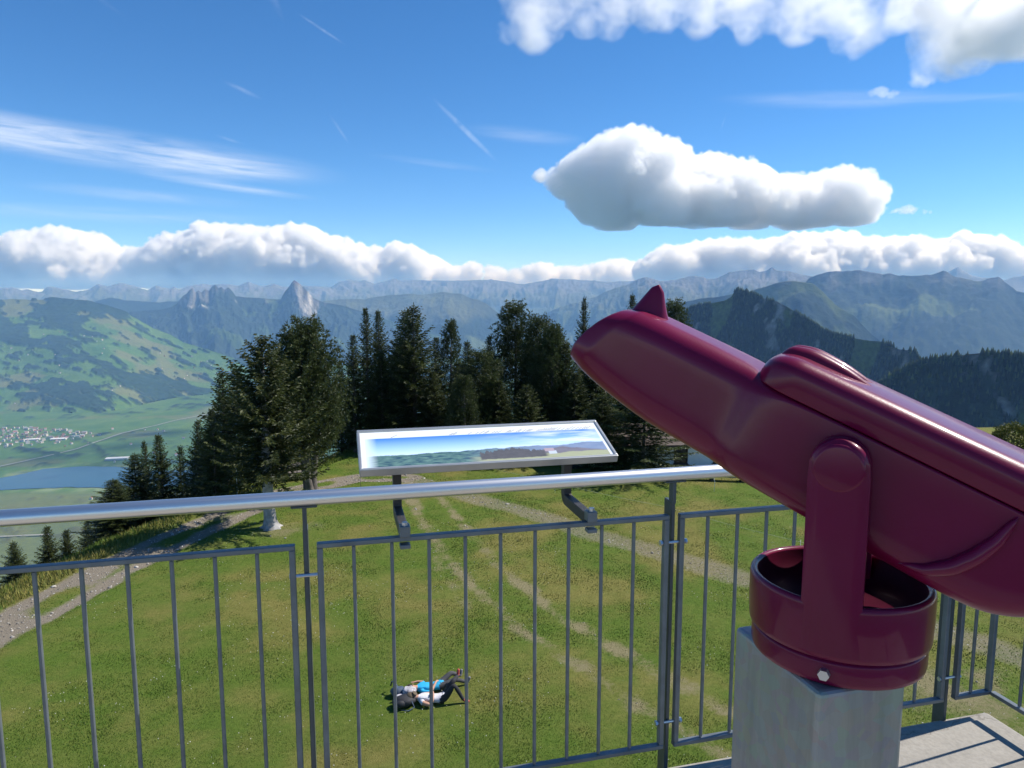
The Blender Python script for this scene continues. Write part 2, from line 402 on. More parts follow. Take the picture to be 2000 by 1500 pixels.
def field_colors(X, Y, forest, tone):
    """meadow tones by parcel plus forest"""
    a, b = 0.82, 0.57
    U, W = X * a + Y * b, -X * b + Y * a
    wob = 30 * (fbm(X / 300, Y / 300, oct=3, seed=80) - 0.5)
    cell = _hash(np.floor((U + wob) / 150), np.floor((W + wob) / 85), U * 0, 81)
    n = fbm(X / 420, Y / 420, oct=5, seed=82)
    g1, g2, g3 = np.array((0.038, 0.100, 0.018)), np.array((0.098, 0.165, 0.034)), np.array((0.150, 0.135, 0.062))
    t = np.clip(0.65 * n + 0.45 * cell - 0.05, 0, 1)[..., None]
    c = g1 * (1 - t) + g2 * t
    br = (smooth(0.60, 0.72, fbm(X / 700, Y / 500, oct=4, seed=83)) * tone)[..., None]
    c = c * (1 - br) + g3 * br
    f = forest[..., None]
    return c * (1 - f) + np.array((0.020, 0.040, 0.021)) * (0.7 + 0.6 * fbm(X / 50, Y / 50, oct=3, seed=84))[..., None] * f

m_mtn = vcol_mat("mountain_rock_and_forest", nscale=0.012, var=0.30, bump=0.9, bscale=0.012, bdist=25.0)
m_near_mtn = vcol_mat("forested_ridge", nscale=0.05, var=0.45, bump=1.0, bscale=0.06, bdist=9.0)
m_fields = vcol_mat("fields_and_woods", nscale=0.03, var=0.16)

def mountain(name, label, *a, m=m_mtn, **k):
    me, dat = ridge_mesh(name, *a, **k)
    o = mobj(name, me, m)
    tag(o, label, "mountain", kind="structure")
    return o, dat

mountain("mountain_range", "pale blue chain of far peaks behind the green hill", 'far_left', 620, 46, 3.8, power=1.0, spur=340, jag=32, seed=3, color=col_far(120, -250, 0.35), warp=2.5)
mountain("mountain_range", "hazy far plateau range under the clouds in the middle", 'far_mid', 520, 46, 4.8, power=1.05, spur=420, jag=34, seed=13, color=col_far(220, -250, 0.35), warp=2.5)
mountain("mountain_range", "pale blue jagged range above the telescope's front end", 'far_right', 520, 50, 4.0, spur=380, jag=34, seed=23, power=1.0, color=col_far(250, -250, 0.4), warp=2.0)
mountain("mountain_range", "faint far corner range under cloud at the picture's edge", 'far_corner', 220, 20, 4.0, spur=250, jag=22, seed=29, color=col_far(120, -250, 0.6))
mountain("mountain", "broad blue mountain wall with three peaks above the telescope housing", 'right_range', 460, 60, 3.3, spur=330, spur_km=1.3, jag=22, seed=33, color=col_far(330, 330, 0.3))
mountain("mountain", "low dark wooded ridge behind the green hill", 'mid_left', 200, 30, 2.6, spur=120, jag=10, seed=43, color=col_far(900, 500, 0.3))
mountain("mountain", "blue mountain with pale pastures behind the middle trees", 'mid_centre', 300, 60, 3.8, spur=260, spur_km=1.1, jag=14, seed=53, color=col_far(500, -520, 0.4))
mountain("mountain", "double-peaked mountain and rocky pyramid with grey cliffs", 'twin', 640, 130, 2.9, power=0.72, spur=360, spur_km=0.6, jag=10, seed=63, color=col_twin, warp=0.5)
mountain("mountain", "rounded blue mountain behind the dark wooded peak", 'round', 260, 70, 2.6, spur=260, spur_km=0.8, jag=12, seed=73, color=col_far(300, 330, 0.3))
dark_dat = mountain("mountain", "dark wooded peak with grey cliff bands above the telescope barrel", 'dark', 620, 200, 1.5, power=0.75, spur=190, spur_km=0.34, jag=7, fine_m=70.0, seed=83, color=col_dark, m=m_near_mtn)
near_dat = mountain("mountain", "nearest dark forested ridge at the picture's edge", 'near_ridge', 360, 150, 1.25, power=0.8, spur=130, spur_km=0.24, jag=4, fine_m=60.0, seed=93, color=col_dark, m=m_near_mtn)

def forest_mask(X, Y, thr, seed):
    # belts of trees that run down the slope (towards the lower right of the hill)
    a = math.radians(-24)
    U, W = X * math.cos(a) + Y * math.sin(a), -X * math.sin(a) + Y * math.cos(a)
    n = 0.62 * fbm(U / 520, W / 190, oct=5, seed=seed, gain=0.55) + 0.38 * fbm(X / 1100, Y / 1100, oct=5, seed=seed + 1, gain=.55)
    n2 = 0.7 * fbm(U / 210, W / 70, oct=4, seed=seed + 7, gain=.55) + 0.3 * fbm(X / 800, Y / 800, oct=3, seed=seed + 9)
    return np.maximum(smooth(thr, thr + 0.02, n), smooth(thr + .075, thr + .095, n2))

def col_hill(X, Y, Z, V, rn, S):
    hi = smooth(-420, -60, Z)
    f = forest_mask(X, Y, 0.508 - 0.03 * hi, 91)
    return field_colors(X, Y, f, 0.6)

hill_me, hill_dat = ridge_mesh("green_hill", 'left_hill', 640, 260, 4.8, power=0.85, spur=60, spur_km=1.6, jag=6, seed=103, color=col_hill, flat_smooth=True, fine_amp=.25, fine_m=260.0)
X, Y, Z, V, hc = hill_dat
hf = forest_mask(X, Y, 0.508 - 0.03 * smooth(-420, -60, Z), 91)
hv = np.empty(len(hill_me.vertices) * 3, np.float32); hill_me.vertices.foreach_get("co", hv)
hv = hv.reshape(-1, 3); hv[:, 2] += (hf * (16 + 16 * fbm(X / 40, Y / 40, oct=3, seed=95))).ravel()
hill_me.vertices.foreach_set("co", hv.ravel()); hill_me.update()
hill = mobj("green_hill", hill_me, m_fields)
tag(hill, "broad green hill of meadows and dark wood belts beyond the lake", "hill", kind="structure")
HILL_PTS = np.stack([X.ravel(), Y.ravel(), Z.ravel() + EYE], 1)[(V > 0.25).ravel() & (hf < 0.05).ravel() & (Z > FLOOR + 60).ravel()]

# ---- valley floor (flat farmland) with lake, road, river
LAKE = np.array([(-3900, 4360), (-3374, 4585), (-3299, 4706), (-3254, 4840), (-3067, 4896), (-2900, 4900), (-2690, 4870), (-2500, 4760), (-2250, 4800), (-1900, 4900), (-1700, 4650),
                 (-2000, 4400), (-2428, 4335), (-2700, 4350), (-2891, 4342), (-3169, 4290), (-3500, 4150), (-3900, 4000)], float)
def inside(poly, x, y):
    r = np.zeros(x.shape, bool)
    for i in range(len(poly)):
        (x1, y1), (x2, y2) = poly[i - 1], poly[i]
        c = ((y1 > y) != (y2 > y)) & (x < (x2 - x1) * (y - y1) / (y2 - y1 + 1e-9) + x1)
        r ^= c
    return r
def polydist(line, x, y):
    d = np.full(x.shape, 1e9)
    for i in range(len(line) - 1):
        ax, ay = line[i]; bx, by = line[i + 1]
        t = np.clip(((x - ax) * (bx - ax) + (y - ay) * (by - ay)) / ((bx - ax) ** 2 + (by - ay) ** 2 + 1e-9), 0, 1)
        d = np.minimum(d, np.hypot(x - ax - t * (bx - ax), y - ay - t * (by - ay)))
    return d
RIVER = [(-3900, 6000), (-3560, 5780), (-3270, 5500), (-3080, 5250), (-2750, 5050), (-2620, 4850)]
az = np.radians(np.linspace(-62, 62, 460)); rr = np.geomspace(1500, 30000, 330)
A, RR = np.meshgrid(az, rr)
X, Y = RR * np.sin(A), RR * np.cos(A)
dl = polydist(np.vstack([LAKE, LAKE[:1]]), X, Y) * np.where(inside(LAKE, X, Y), -1, 1)
Z = FLOOR + 26 * (fbm(X / 900, Y / 900, oct=4, seed=111) - 0.5) * smooth(60, 500, dl) + 10 * smooth(0, 400, dl) - 5 * smooth(10, -40, dl)
f = np.maximum(forest_mask(X, Y, 0.62, 131) * smooth(40, 120, dl), 0.9 * smooth(26, 14, polydist(RIVER, X, Y)))
near_shore = smooth(140, 30, dl) * smooth(0.4, 0.6, fbm(X / 120, Y / 120, oct=3, seed=133))
Z = Z + f * 14
c = field_colors(X, Y, f, 0.5)
south = smooth(4300, 4150, Y) * smooth(3300, 3600, RR)
c = c * (1 - 0.6 * south[..., None]) + np.array((0.125, 0.125, 0.05)) * 0.6 * south[..., None]
c = c * (1 - 0.75 * near_shore[..., None]) + np.array((0.20, 0.24, 0.12)) * 0.75 * near_shore[..., None]
me = np_mesh("valley_floor", np.stack([X, Y, Z + EYE], -1).reshape(-1, 3), grid_faces(330, 460), smooth=True)
set_col(me, c.reshape(-1, 3))
tag(mobj("valley_floor", me, m_fields), "flat green farmland on the valley floor", "valley", kind="structure")

def flat_poly(name, pts, z, m):
    me = bpy.data.meshes.new(name)
    bm = bmesh.new()
    f_ = bm.faces.new([bm.verts.new((x, y, z)) for x, y in pts])
    if f_.normal.z < 0: bmesh.ops.reverse_faces(bm, faces=[f_])
    bmesh.ops.triangulate(bm, faces=bm.faces[:]); bm.normal_update()
    for q in bm.faces:
        if q.normal.z < 0: q.normal_flip()
    bm.to_mesh(me); bm.free()
    return mobj(name, me, m)
# a finely wavering shore
lk = []
for i in range(len(LAKE)):
    p, q = LAKE[i - 1], LAKE[i]
    for t in np.linspace(0, 1, 14, endpoint=False):
        b_ = p + (q - p) * t
        k = 26 * (fbm(b_[0] / 90, b_[1] / 90, oct=3, seed=141) - 0.5) * 2
        lk.append((b_[0] + k, b_[1] + k))
m_lake, n, l, p = mat("lake_water")
p.inputs["Base Color"].default_value = (0.018, 0.055, 0.075, 1); p.inputs["Roughness"].default_value = 0.12
tc = n.new("ShaderNodeTexCoord"); nb = noise_node(n, l, 0.05, 4, 0.6, tc.outputs["Object"]); b = n.new("ShaderNodeBump")
b.inputs["Strength"].default_value = 0.25; b.inputs["Distance"].default_value = 2.0
l.new(nb.outputs["Fac"], b.inputs["Height"]); l.new(b.outputs[0], p.inputs["Normal"])
tag(flat_poly("lake", lk, FLOOR + 2.5 + EYE, m_lake), "blue lake in the valley below the railing", "lake", kind="structure")

def ribbon(name, pts, width, z_of, m, step=40.0, lift=0.0):
    p = np.array(pts, float); d = np.r_[0, np.cumsum(np.hypot(*np.diff(p, axis=0).T))]
    s = np.linspace(0, d[-1], max(3, int(d[-1] / step)))
    q = np.stack([np.interp(s, d, p[:, k]) for k in range(2)], 1)
    t = np.gradient(q, axis=0); t /= np.hypot(t[:, 0], t[:, 1])[:, None]
    nrm = np.stack([-t[:, 1], t[:, 0]], 1)
    V_ = []
    for sgn in (1, -1):
        e = q + nrm * width / 2 * sgn
        V_.append(np.c_[e, z_of(e[:, 0], e[:, 1]) + lift])
    V_ = np.concatenate(V_); n_ = len(q)
    i = np.arange(n_ - 1)
    return mobj(name, np_mesh(name, V_, np.stack([i, i + n_, i + n_ + 1, i + 1], 1)), m)
m_road = simple_mat("pale_road", (0.27, 0.265, 0.25), 0.9, var=0.2, nscale=0.02)
zf = lambda x, y: FLOOR + EYE + 26 * (fbm(x / 900, y / 900, oct=4, seed=111) - 0.5) + 12.0
tag(ribbon("road", [(-3900, 4480), (-3576, 4851), (-3476, 5134), (-3394, 5433), (-3371, 6052), (-3235, 6601), (-3097, 7066), (-2960, 7500)], 17, zf, m_road, lift=6), "straight pale main road across the valley floor", "road", kind="structure")
tag(ribbon("road", [(-3120, 3050), (-2950, 3250), (-2640, 3390), (-2300, 3420)], 14, zf, m_road, lift=5), "thin pale lane below the handrail", "road", kind="structure")

# ---- the mountain we stand on, from the meadow's edge down to the valley
K = 1.15                   # size of the summit meadow
def edge_dist(x, y):
    """inside (+) or outside (-) the rim of the summit meadow (in units of K metres)"""
    ex = np.interp(y, [-60, 0, 17.8, 25.5, 33, 38.7, 44, 50], [-18, -15.5, -13.9, -13.0, -11.3, -9.6, -7, -5])
    return np.minimum(np.minimum(x - ex, 52 - x), 47.0 + 0.10 * x - y)
def ground(x, y):
    x = np.asarray(x, float) / K; y = np.asarray(y, float) / K
    e = edge_dist(x, y)
    z = -8.3 - 0.02 * (y - 14) - 0.012 * np.clip(x - 12, 0, None) + 0.20 * (fbm(x / 7, y / 7, oct=3, seed=151) - 0.5)
    o = np.clip(-e + 0.6, 0, None)
    return EYE + K * (z - np.where(o < 5, 0.075 * o ** 2, 1.875 + 0.85 * (o - 5)))
az = np.radians(np.linspace(-80, 80, 240)); rr = np.geomspace(30, 2700, 110)
A, RR = np.meshgrid(az, rr); X, Y = RR * np.sin(A), RR * np.cos(A)
Zg = ground(X, Y) + EYE * 0
far = smooth(70, 160, RR)
Zs = -30 - 0.58 * (RR - 70) + 40 * (fbm(X / 160, Y / 160, oct=5, seed=161) - 0.5) * smooth(100, 300, RR)
Z = np.where(RR < 62, Zg - 0.6, np.minimum(Zg, Zs) * 1.0)
Z = np.maximum(Z, FLOOR - 20)
me = np_mesh("mountainside", np.stack([X, Y, Z], -1).reshape(-1, 3), grid_faces(110, 240), smooth=True)
fm = smooth(0.42, 0.5, fbm(X / 70, Y / 70, oct=4, seed=163)) * smooth(60, 120, RR)
c = np.array((0.055, 0.085, 0.022)) * (1 - fm[..., None]) + np.array((0.02, 0.035, 0.016)) * fm[..., None]
set_col(me, c.reshape(-1, 3))
tag(mobj("mountainside", me, m_near_mtn), "steep wooded mountainside falling away below the meadow", "mountainside", kind="structure")

# ---- woods as crowns of many small trees (a mass nobody could count)
def far_wood(name, label, dat, n_, hgt, seed, cond, tint, bias=1.0):
    X, Y, Z, V, col = dat
    g = np.random.default_rng(seed)
    i = (8 + (X.shape[0] - 10) * g.uniform(0, 1, n_) ** bias).astype(int); j = g.integers(0, X.shape[1] - 1, n_); u, w = g.uniform(0, 1, n_), g.uniform(0, 1, n_)
    bl = lambda A: (A[i, j] * (1 - u) * (1 - w) + A[i + 1, j] * u * (1 - w) + A[i, j + 1] * (1 - u) * w + A[i + 1, j + 1] * u * w)
    x, y, z, v, lum = bl(X), bl(Y), bl(Z), bl(V), bl(col.sum(-1))
    k = cond(v, lum, g, z); x, y, z = x[k], y[k], z[k]
    h = hgt * g.uniform(.6, 1.25, len(x)); r = h * g.uniform(.22, .34, len(x))
    a = np.arange(5) * 2 * math.pi / 5
    ring = np.stack([np.cos(a), np.sin(a)], -1)
    base = np.concatenate([x[:, None, None] + 0 * ring[None, :, :1] + r[:, None, None] * ring[None, :, :1], y[:, None, None] + r[:, None, None] * ring[None, :, 1:], np.repeat((z - .1 * h)[:, None, None], 5, 1)], -1)
    tip = np.stack([x, y, z + h], -1)[:, None, :]
    P = np.concatenate([base, tip], 1).reshape(-1, 3); P[:, 2] += EYE
    f = np.stack([np.arange(5), (np.arange(5) + 1) % 5, np.full(5, 5)], 1)
    F = (f[None] + (np.arange(len(x)) * 6)[:, None, None]).reshape(-1, 3)
    me = np_mesh(name, P, F)
    t = g.uniform(.55, 1.5, len(x))[:, None]
    warm = g.uniform(0, 1, len(x))[:, None] ** 3
    c = (np.array(tint)[None] * (1 - warm) + np.array((0.055, 0.075, 0.022))[None] * warm) * t
    set_col(me, np.repeat(c, 6, 0))
    tag(mobj(name, me, vcol_mat("far_tree_crowns", nscale=.05, var=.2)), label, "forest", kind="stuff")
far_wood("forest", "dark forest covering the wooded peak and its shoulder", dark_dat[1], 42000, 15, 301, lambda v, lum, g, z: (v > -.02) & (v < .75) & (lum < .13 + .05 * g.uniform(0, 1, len(v))), (0.016, 0.030, 0.014), 1.7)
far_wood("forest", "dark forest on the nearest ridge at the picture's edge", near_dat[1], 30000, 13, 302, lambda v, lum, g, z: (v < .7) & (lum < .16), (0.016, 0.030, 0.013), 2.2)
far_wood("forest", "dark wood belts on the green hill", hill_dat, 60000, 22, 303, lambda v, lum, g, z: (v > -.01) & (lum < .105), (0.016, 0.032, 0.017))

# ------------------------------------------------------------------ cumulus clouds (solid puffs of many sizes, sunlit from the right)
_ico = {}
def ico(sub):
    if sub not in _ico:
        bm = bmesh.new(); bmesh.ops.create_icosphere(bm, subdivisions=sub, radius=1.0)
        bm.verts.ensure_lookup_table()
        _ico[sub] = (np.array([v.co[:] for v in bm.verts]), np.array([[v.index for v in f.verts] for f in bm.faces])); bm.free()
    return _ico[sub]

def puffs_mesh(name, C, R, subs, amp=0.16, seed=0, flat=None):
    Vs, Fs, off = [], [], 0
    for sub in sorted(set(subs)):
        v, f = ico(sub); k = [i for i in range(len(C)) if subs[i] == sub]
        if not k: continue
        c, r = C[k], R[k]
        P = c[:, None, :] + v[None] * r[:, None, None]
        d = fbm(P[..., 0] / (r[:, None] * .55), P[..., 1] / (r[:, None] * .55), P[..., 2] / (r[:, None] * .55), oct=3, seed=seed) - 0.5
        P = P + v[None] * (d * 2 * amp * r[:, None])[..., None]
        Vs.append(P.reshape(-1, 3)); Fs.append((f[None] + (np.arange(len(k)) * len(v))[:, None, None] + off).reshape(-1, 3)); off += len(k) * len(v)
    V = np.concatenate(Vs); F = np.concatenate(Fs)
    if flat is not None:
        low = V[:, 2] < flat
        V[low, 2] = flat + (V[low, 2] - flat) * 0.18
    return np_mesh(name, V, F, smooth=True)

def cumulus(name, label, prof, base, y0, depth, n1, kids, grand, seed=0, rmax=0.5, amp=0.22, m=None, tiny=True, flat_base=True):
    """prof: [(x km, top km)], base: km or [(x, km)], y0: distance km"""
    g = np.random.default_rng(seed)
    prof = np.array(prof, float); px, pz = prof[:, 0], prof[:, 1]
    bz = (lambda x: np.interp(x, *np.array(base, float).T)) if isinstance(base, list) else (lambda x: np.full_like(np.asarray(x, float), base))
    C, R, S = [], [], []
    x0, x1 = px[0], px[-1]
    for i in range(n1):
        x = x0 + (x1 - x0) * (i + g.uniform(0, 1)) / n1
        top, b = float(np.interp(x, px, pz)), float(bz(x))
        h = max(top - b, 0.03)
        for j in range(3 if h > 0.25 * (pz.max() - np.min(bz(px))) else 2):
            r = min(h * g.uniform(0.26, rmax), (x1 - x0) * 0.16)
            zc = (top - r) if j == 0 else b + r * 0.5 + g.uniform(0, 1) * max(0.0, h - 1.6 * r)
            yy = y0 + g.uniform(-1, 1) * depth * (0.35 if j == 0 else 1.0)
            C.append((x + g.uniform(-.3, .3) * r, yy, zc)); R.append(r); S.append(2)
    def grow(parents, count, lo, hi, sub, frontal):
        newC, newR = [], []
        for i in parents:
            c, r = np.array(C[i]), R[i]
            for _ in range(count):
                d = g.normal(size=3); d[2] = abs(d[2]) * 0.9 - 0.25
                if frontal: d[1] = -abs(d[1]) * 0.9 + 0.25
                d /= np.linalg.norm(d)
                rr = r * g.uniform(lo, hi); p = c + d * (r * 0.93)
                top = np.interp(p[0], px, pz)
                if p[2] + rr > top + 0.22 * r or p[0] < x0 - r * .5 or p[0] > x1 + r * .5: continue
                newC.append(tuple(p)); newR.append(rr)
        k0 = len(C)
        C.extend(newC); R.extend(newR); S.extend([sub] * len(newC))
        return list(range(k0, len(C)))
    kidx = grow(list(range(len(C))), kids, 0.26, 0.5, 2 if not tiny else 1, False)
    grow(kidx, grand, 0.22, 0.5, 1, True)
    me = puffs_mesh(name, np.array(C) * 1000, np.array(R) * 1000, S, amp=amp, seed=seed, flat=(float(np.min(bz(px))) * 1000 + 60) if flat_base else None)
    o = mobj(name, me, m)
    return o

# ------------------------------------------------------------------ summit meadow
LP = np.array([(-13.3, 12.0), (-13.1, 16.25), (-13.0, 17.13), (-12.7, 19.37), (-12.41, 22.08), (-11.7, 25.32), (-11.03, 28.04), (-10.01, 30.74), (-8.61, 32.34), (-7.41, 33.46), (-5.22, 33.67)]) * K
GP = np.array([(-5.22, 33.67), (-2.75, 30.92), (0.0, 28.57), (2.81, 25.14), (5.12, 22.81), (6.97, 20.62), (9.69, 18.32), (11.69, 15.99), (14, 12)]) * K
T1 = np.array([(-4.36, 31.85), (-3.08, 27.67), (-1.74, 23.33), (-0.62, 20.53), (0.79, 17.37), (2.13, 15.49), (3.11, 13.96), (5.0, 11.5), (8.0, 8.0), (12.0, 2.0)]) * K
T2 = np.array([(-4.64, 31.38), (-3.17, 25.01), (-2.25, 21.39), (-1.2, 18.5)]) * K

def ground_masks(X, Y):
    """gravel, worn track, lush/dry balance"""
    wob = 0.5 * (fbm(X / 1.1, Y / 1.1, oct=3, seed=171) - 0.5)
    d1 = polydist(LP, X, Y) + wob; d2 = polydist(GP, X, Y) + wob
    gravel = np.maximum(smooth(1.35, 0.85, d1) * .88, smooth(1.35, 0.45, d2) * 0.62)
    mid = smooth(0.55, 0.20, d1) * 0.55                       # grassy strip between the wheel ruts
    gravel = gravel - mid * smooth(0.35, 0.6, fbm(X / 2.2, Y / 2.2, oct=3, seed=173))
    worn = np.maximum(smooth(0.62, 0.05, np.abs(polydist(T1, X, Y) - .78) + wob * .9), 0.7 * smooth(0.6, 0.05, polydist(T2, X, Y) + wob * .9))
    worn = np.maximum(worn, smooth(3.4, 0.6, np.hypot(X - 10.9, Y - 16.6) + wob * 5) * 0.9)      # scuffed ground at the right
    worn = np.maximum(worn, smooth(3.0, 0.5, np.hypot((X + 9.8) * 0.8, Y - 29.2) + wob * 3) * 0.75)   # bare earth round the old trunk
    worn = worn * (0.44 + 0.50 * smooth(0.25, 0.70, fbm(X / 0.8, Y / 0.8, oct=5, seed=175)))
    dry = smooth(0.40, 0.72, fbm(X / 3.2, Y / 3.2, oct=5, seed=177, gain=.6))
    return np.clip(gravel, 0, 1), np.clip(worn, 0, 1), dry

xs, ys = np.arange(-26, 62, 0.22), np.arange(4.5, 62, 0.22)
X, Y = np.meshgrid(xs, ys)
e_ = edge_dist(X / K, Y / K)
gr, wo, dr = ground_masks(X, Y)
Z = ground(X, Y) - 0.05 * gr + 0.03 * (fbm(X * 1.4, Y * 1.4, oct=3, seed=179) - 0.5)
me = np_mesh("meadow", np.stack([X, Y, Z], -1).reshape(-1, 3), grid_faces(len(ys), len(xs)), smooth=True)
set_col(me, np.stack([gr, wo, dr], -1).reshape(-1, 3))
m_mead, n, l, p = mat("meadow_turf_and_gravel")
at = n.new("ShaderNodeVertexColor"); at.layer_name = "Col"; sp = n.new("ShaderNodeSeparateColor"); l.new(at.outputs[0], sp.inputs[0])
tc = n.new("ShaderNodeTexCoord")
def nm(op, a, b=None, clamp=False):
    q = n.new("ShaderNodeMath"); q.operation = op; q.use_clamp = clamp
    for i, v in enumerate((a, b)):
        if v is None: continue
        if isinstance(v, (int, float)): q.inputs[i].default_value = v
        else: l.new(v, q.inputs[i])
    return q.outputs[0]
def nmix(f, a, b):
    q = n.new("ShaderNodeMix"); q.data_type = 'RGBA'
    l.new(f, q.inputs["Factor"])
    for s_, v in (("A", a), ("B", b)):
        if isinstance(v, tuple): q.inputs[s_].default_value = (*v, 1)
        else: l.new(v, q.inputs[s_])
    return q.outputs["Result"]
nf = noise_node(n, l, 9.0, 7, 0.68, tc.outputs["Object"]); nm_ = noise_node(n, l, 1.1, 6, 0.62, tc.outputs["Object"]); nff = noise_node(n, l, 45.0, 4, 0.7, tc.outputs["Object"])
green = nmix(nm('MULTIPLY', nm('SUBTRACT', nf.outputs["Fac"], 0.28), 2.2, True), (0.062, 0.112, 0.014), (0.118, 0.172, 0.028))
dryc = nmix(nm('MULTIPLY', nm('SUBTRACT', nf.outputs["Fac"], 0.28), 2.2, True), (0.135, 0.132, 0.032), (0.225, 0.205, 0.062))
tb = nmix(nm('ADD', nm('MULTIPLY', sp.outputs[2], 0.85), nm('MULTIPLY', nm('SUBTRACT', nm_.outputs["Fac"], 0.4), 1.4), True), green, dryc)
earth = nmix(nm('MULTIPLY', nm('SUBTRACT', nff.outputs["Fac"], 0.3), 2.4, True), (0.135, 0.120, 0.055), (0.30, 0.265, 0.150))
stone = nmix(nm('MULTIPLY', nm('SUBTRACT', nff.outputs["Fac"], 0.3), 2.6, True), (0.110, 0.090, 0.064), (0.32, 0.28, 0.22))
fw = nm('MULTIPLY', nm('SUBTRACT', nm('ADD', sp.outputs[1], nm('MULTIPLY', nf.outputs["Fac"], 0.9)), 0.86), 2.6, True)
c1 = nmix(fw, tb, earth)
fg = nm('MULTIPLY', nm('SUBTRACT', nm('ADD', sp.outputs[0], nm('MULTIPLY', nf.outputs["Fac"], 0.8)), 0.80), 2.6, True)
c2 = nmix(fg, c1, stone)
l.new(c2, p.inputs["Base Color"]); p.inputs["Roughness"].default_value = 0.95; p.inputs["Specular IOR Level"].default_value = 0.1
bb = n.new("ShaderNodeBump"); bb.inputs["Strength"].default_value = 0.8; bb.inputs["Distance"].default_value = 0.05
l.new(nff.outputs["Fac"], bb.inputs["Height"]); l.new(bb.outputs[0], p.inputs["Normal"])
tag(mobj("meadow", me, m_mead), "mown summit meadow with gravel path and wheel tracks below the railing", "meadow", kind="structure")

# ---- grass blades (uncountable) over the part of the meadow in view
def in_view(x, y, m=1.5):
    return (np.abs(x) < 0.74 * y + m)
def blades(n_, lo, hi, tall, seed, keep=None, wide=0.012):
    g = np.random.default_rng(seed)
    r = np.exp(g.uniform(np.log(lo), np.log(hi), n_)); a = g.uniform(-0.655, 0.655, n_)
    x, y = r * np.sin(a), r * np.cos(a)
    if keep is not None:
        k = keep(x, y, g); x, y = x[k], y[k]
    gr, wo, dr = ground_masks(x, y)
    k = (edge_dist(x / K, y / K) > -3.5) & (gr + g.uniform(-.25, .35, len(x)) < 0.5) & (wo * 0.8 < g.uniform(0, 1, len(x)))
    x, y, dr, wo = x[k], y[k], dr[k], wo[k]
    z = ground(x, y); d = np.hypot(x, y)
    h = g.uniform(0.5, 1.15, len(x)) * tall(x, y, d); th = g.uniform(0, 6.283, len(x)); lean = g.normal(0, 0.35, (len(x), 2)) * h[:, None]
    w = wide * np.clip(d / 16, 0.8, 2.6) * g.uniform(.7, 1.3, len(x))
    dx, dy = np.cos(th) * w, np.sin(th) * w
    V = np.stack([np.c_[x - dx, y - dy, z - .01], np.c_[x + dx, y + dy, z - .01], np.c_[x + lean[:, 0], y + lean[:, 1], z + h]], 1).reshape(-1, 3)
    t = np.clip(g.uniform(-.2, .6, len(x)) + 0.75 * (dr - .35) + 0.4 * wo, 0, 1)
    c = np.array((0.062, 0.122, 0.015))[None] * (1 - t[:, None]) + np.array((0.215, 0.210, 0.055))[None] * t[:, None]
    return V, np.repeat(c, 3, 0)
m_grass = vcol_mat("grass_blades", rough=0.7, nscale=0.6, var=0.22, spec=0.2)
def short_h(x, y, d): return 0.020 + 0.020 * smooth(0.45, 0.7, fbm(x / 2.0, y / 2.0, oct=3, seed=181))
V1, C1 = blades(430000, 12.5, 48, short_h, 21, wide=.008)
def verge(x, y, g):
    e = edge_dist(x / K, y / K); d1 = polydist(LP, x, y)
    return (e < 0.75) & (e > -3.5) & (x < 0) & (d1 > 1.0) & (y < 50)
V2, C2 = blades(220000, 14, 52, lambda x, y, d: 0.26 * (0.4 + fbm(x / 1.2, y / 1.2, oct=3, seed=183)), 22, keep=verge, wide=0.010)
C2 = C2 * np.array((1.15, 1.02, 1.1))
V = np.concatenate([V1, V2]); Cc = np.concatenate([C1, C2])
me = np_mesh("grass", V, np.arange(len(V)).reshape(-1, 3)); set_col(me, Cc)
tag(mobj("grass", me, m_grass), "short meadow grass with taller dry grass along the rim", "grass", kind="stuff")

# ---- loose stones on the paths, clover heads in the turf
def scatter_stones(n_, seed):
    g = np.random.default_rng(seed)
    V0, F0 = ico(1); out, fac, off = [], [], 0
    x = g.uniform(-17, 17, n_ * 14); y = g.uniform(13, 42, n_ * 14)
    gr, wo, _ = ground_masks(x, y)
    k = in_view(x, y) & ((gr > g.uniform(0.45, 1.3, len(x))) | (wo * 0.05 > g.uniform(0, 1, len(x))))
    x, y = x[k][:n_], y[k][:n_]; z = ground(x, y)
    s = 0.012 * np.exp(g.normal(0, .5, len(x))) * np.clip(np.hypot(x, y) / 18, .8, 1.8)
    P = V0[None] * (s[:, None, None] * g.uniform(.6, 1.3, (len(x), 1, 3))) * (1 + g.uniform(-.22, .22, (len(x), len(V0), 1)))
    P[..., 2] *= 0.6
    P = P + np.stack([x, y, z - .035 * (ground_masks(x, y)[0] > .3)], -1)[:, None, :]
    F = (F0[None] + (np.arange(len(x)) * len(V0))[:, None, None]).reshape(-1, 3)
    t = g.uniform(0, 1, len(x)) ** 1.5
    c = np.array((0.17, 0.155, 0.135))[None] * (1 - t[:, None]) + np.array((0.52, 0.49, 0.44))[None] * t[:, None]
    return P.reshape(-1, 3), F, np.repeat(c, len(V0), 0)
V, F, Cc = scatter_stones(7000, 31)
me = np_mesh("gravel", V, F); set_col(me, Cc)
tag(mobj("gravel", me, vcol_mat("path_stones", rough=0.9, nscale=20, var=0.3)), "loose grey stones on the gravel path and wheel tracks", "gravel", kind="stuff")
g = np.random.default_rng(41)
V0, F0 = ico(1)
x = g.uniform(-14, 14, 9000); y = g.uniform(12.5, 30, 9000)
k = in_view(x, y) & (fbm(x / 1.8, y / 1.8, oct=3, seed=185) > 0.56) & (ground_masks(x, y)[0] < .2)
x, y = x[k][:1100], y[k][:1100]
s = g.uniform(.006, .013, len(x))
P = V0[None] * s[:, None, None] + np.stack([x, y, ground(x, y) + g.uniform(.05, .08, len(x))], -1)[:, None, :]
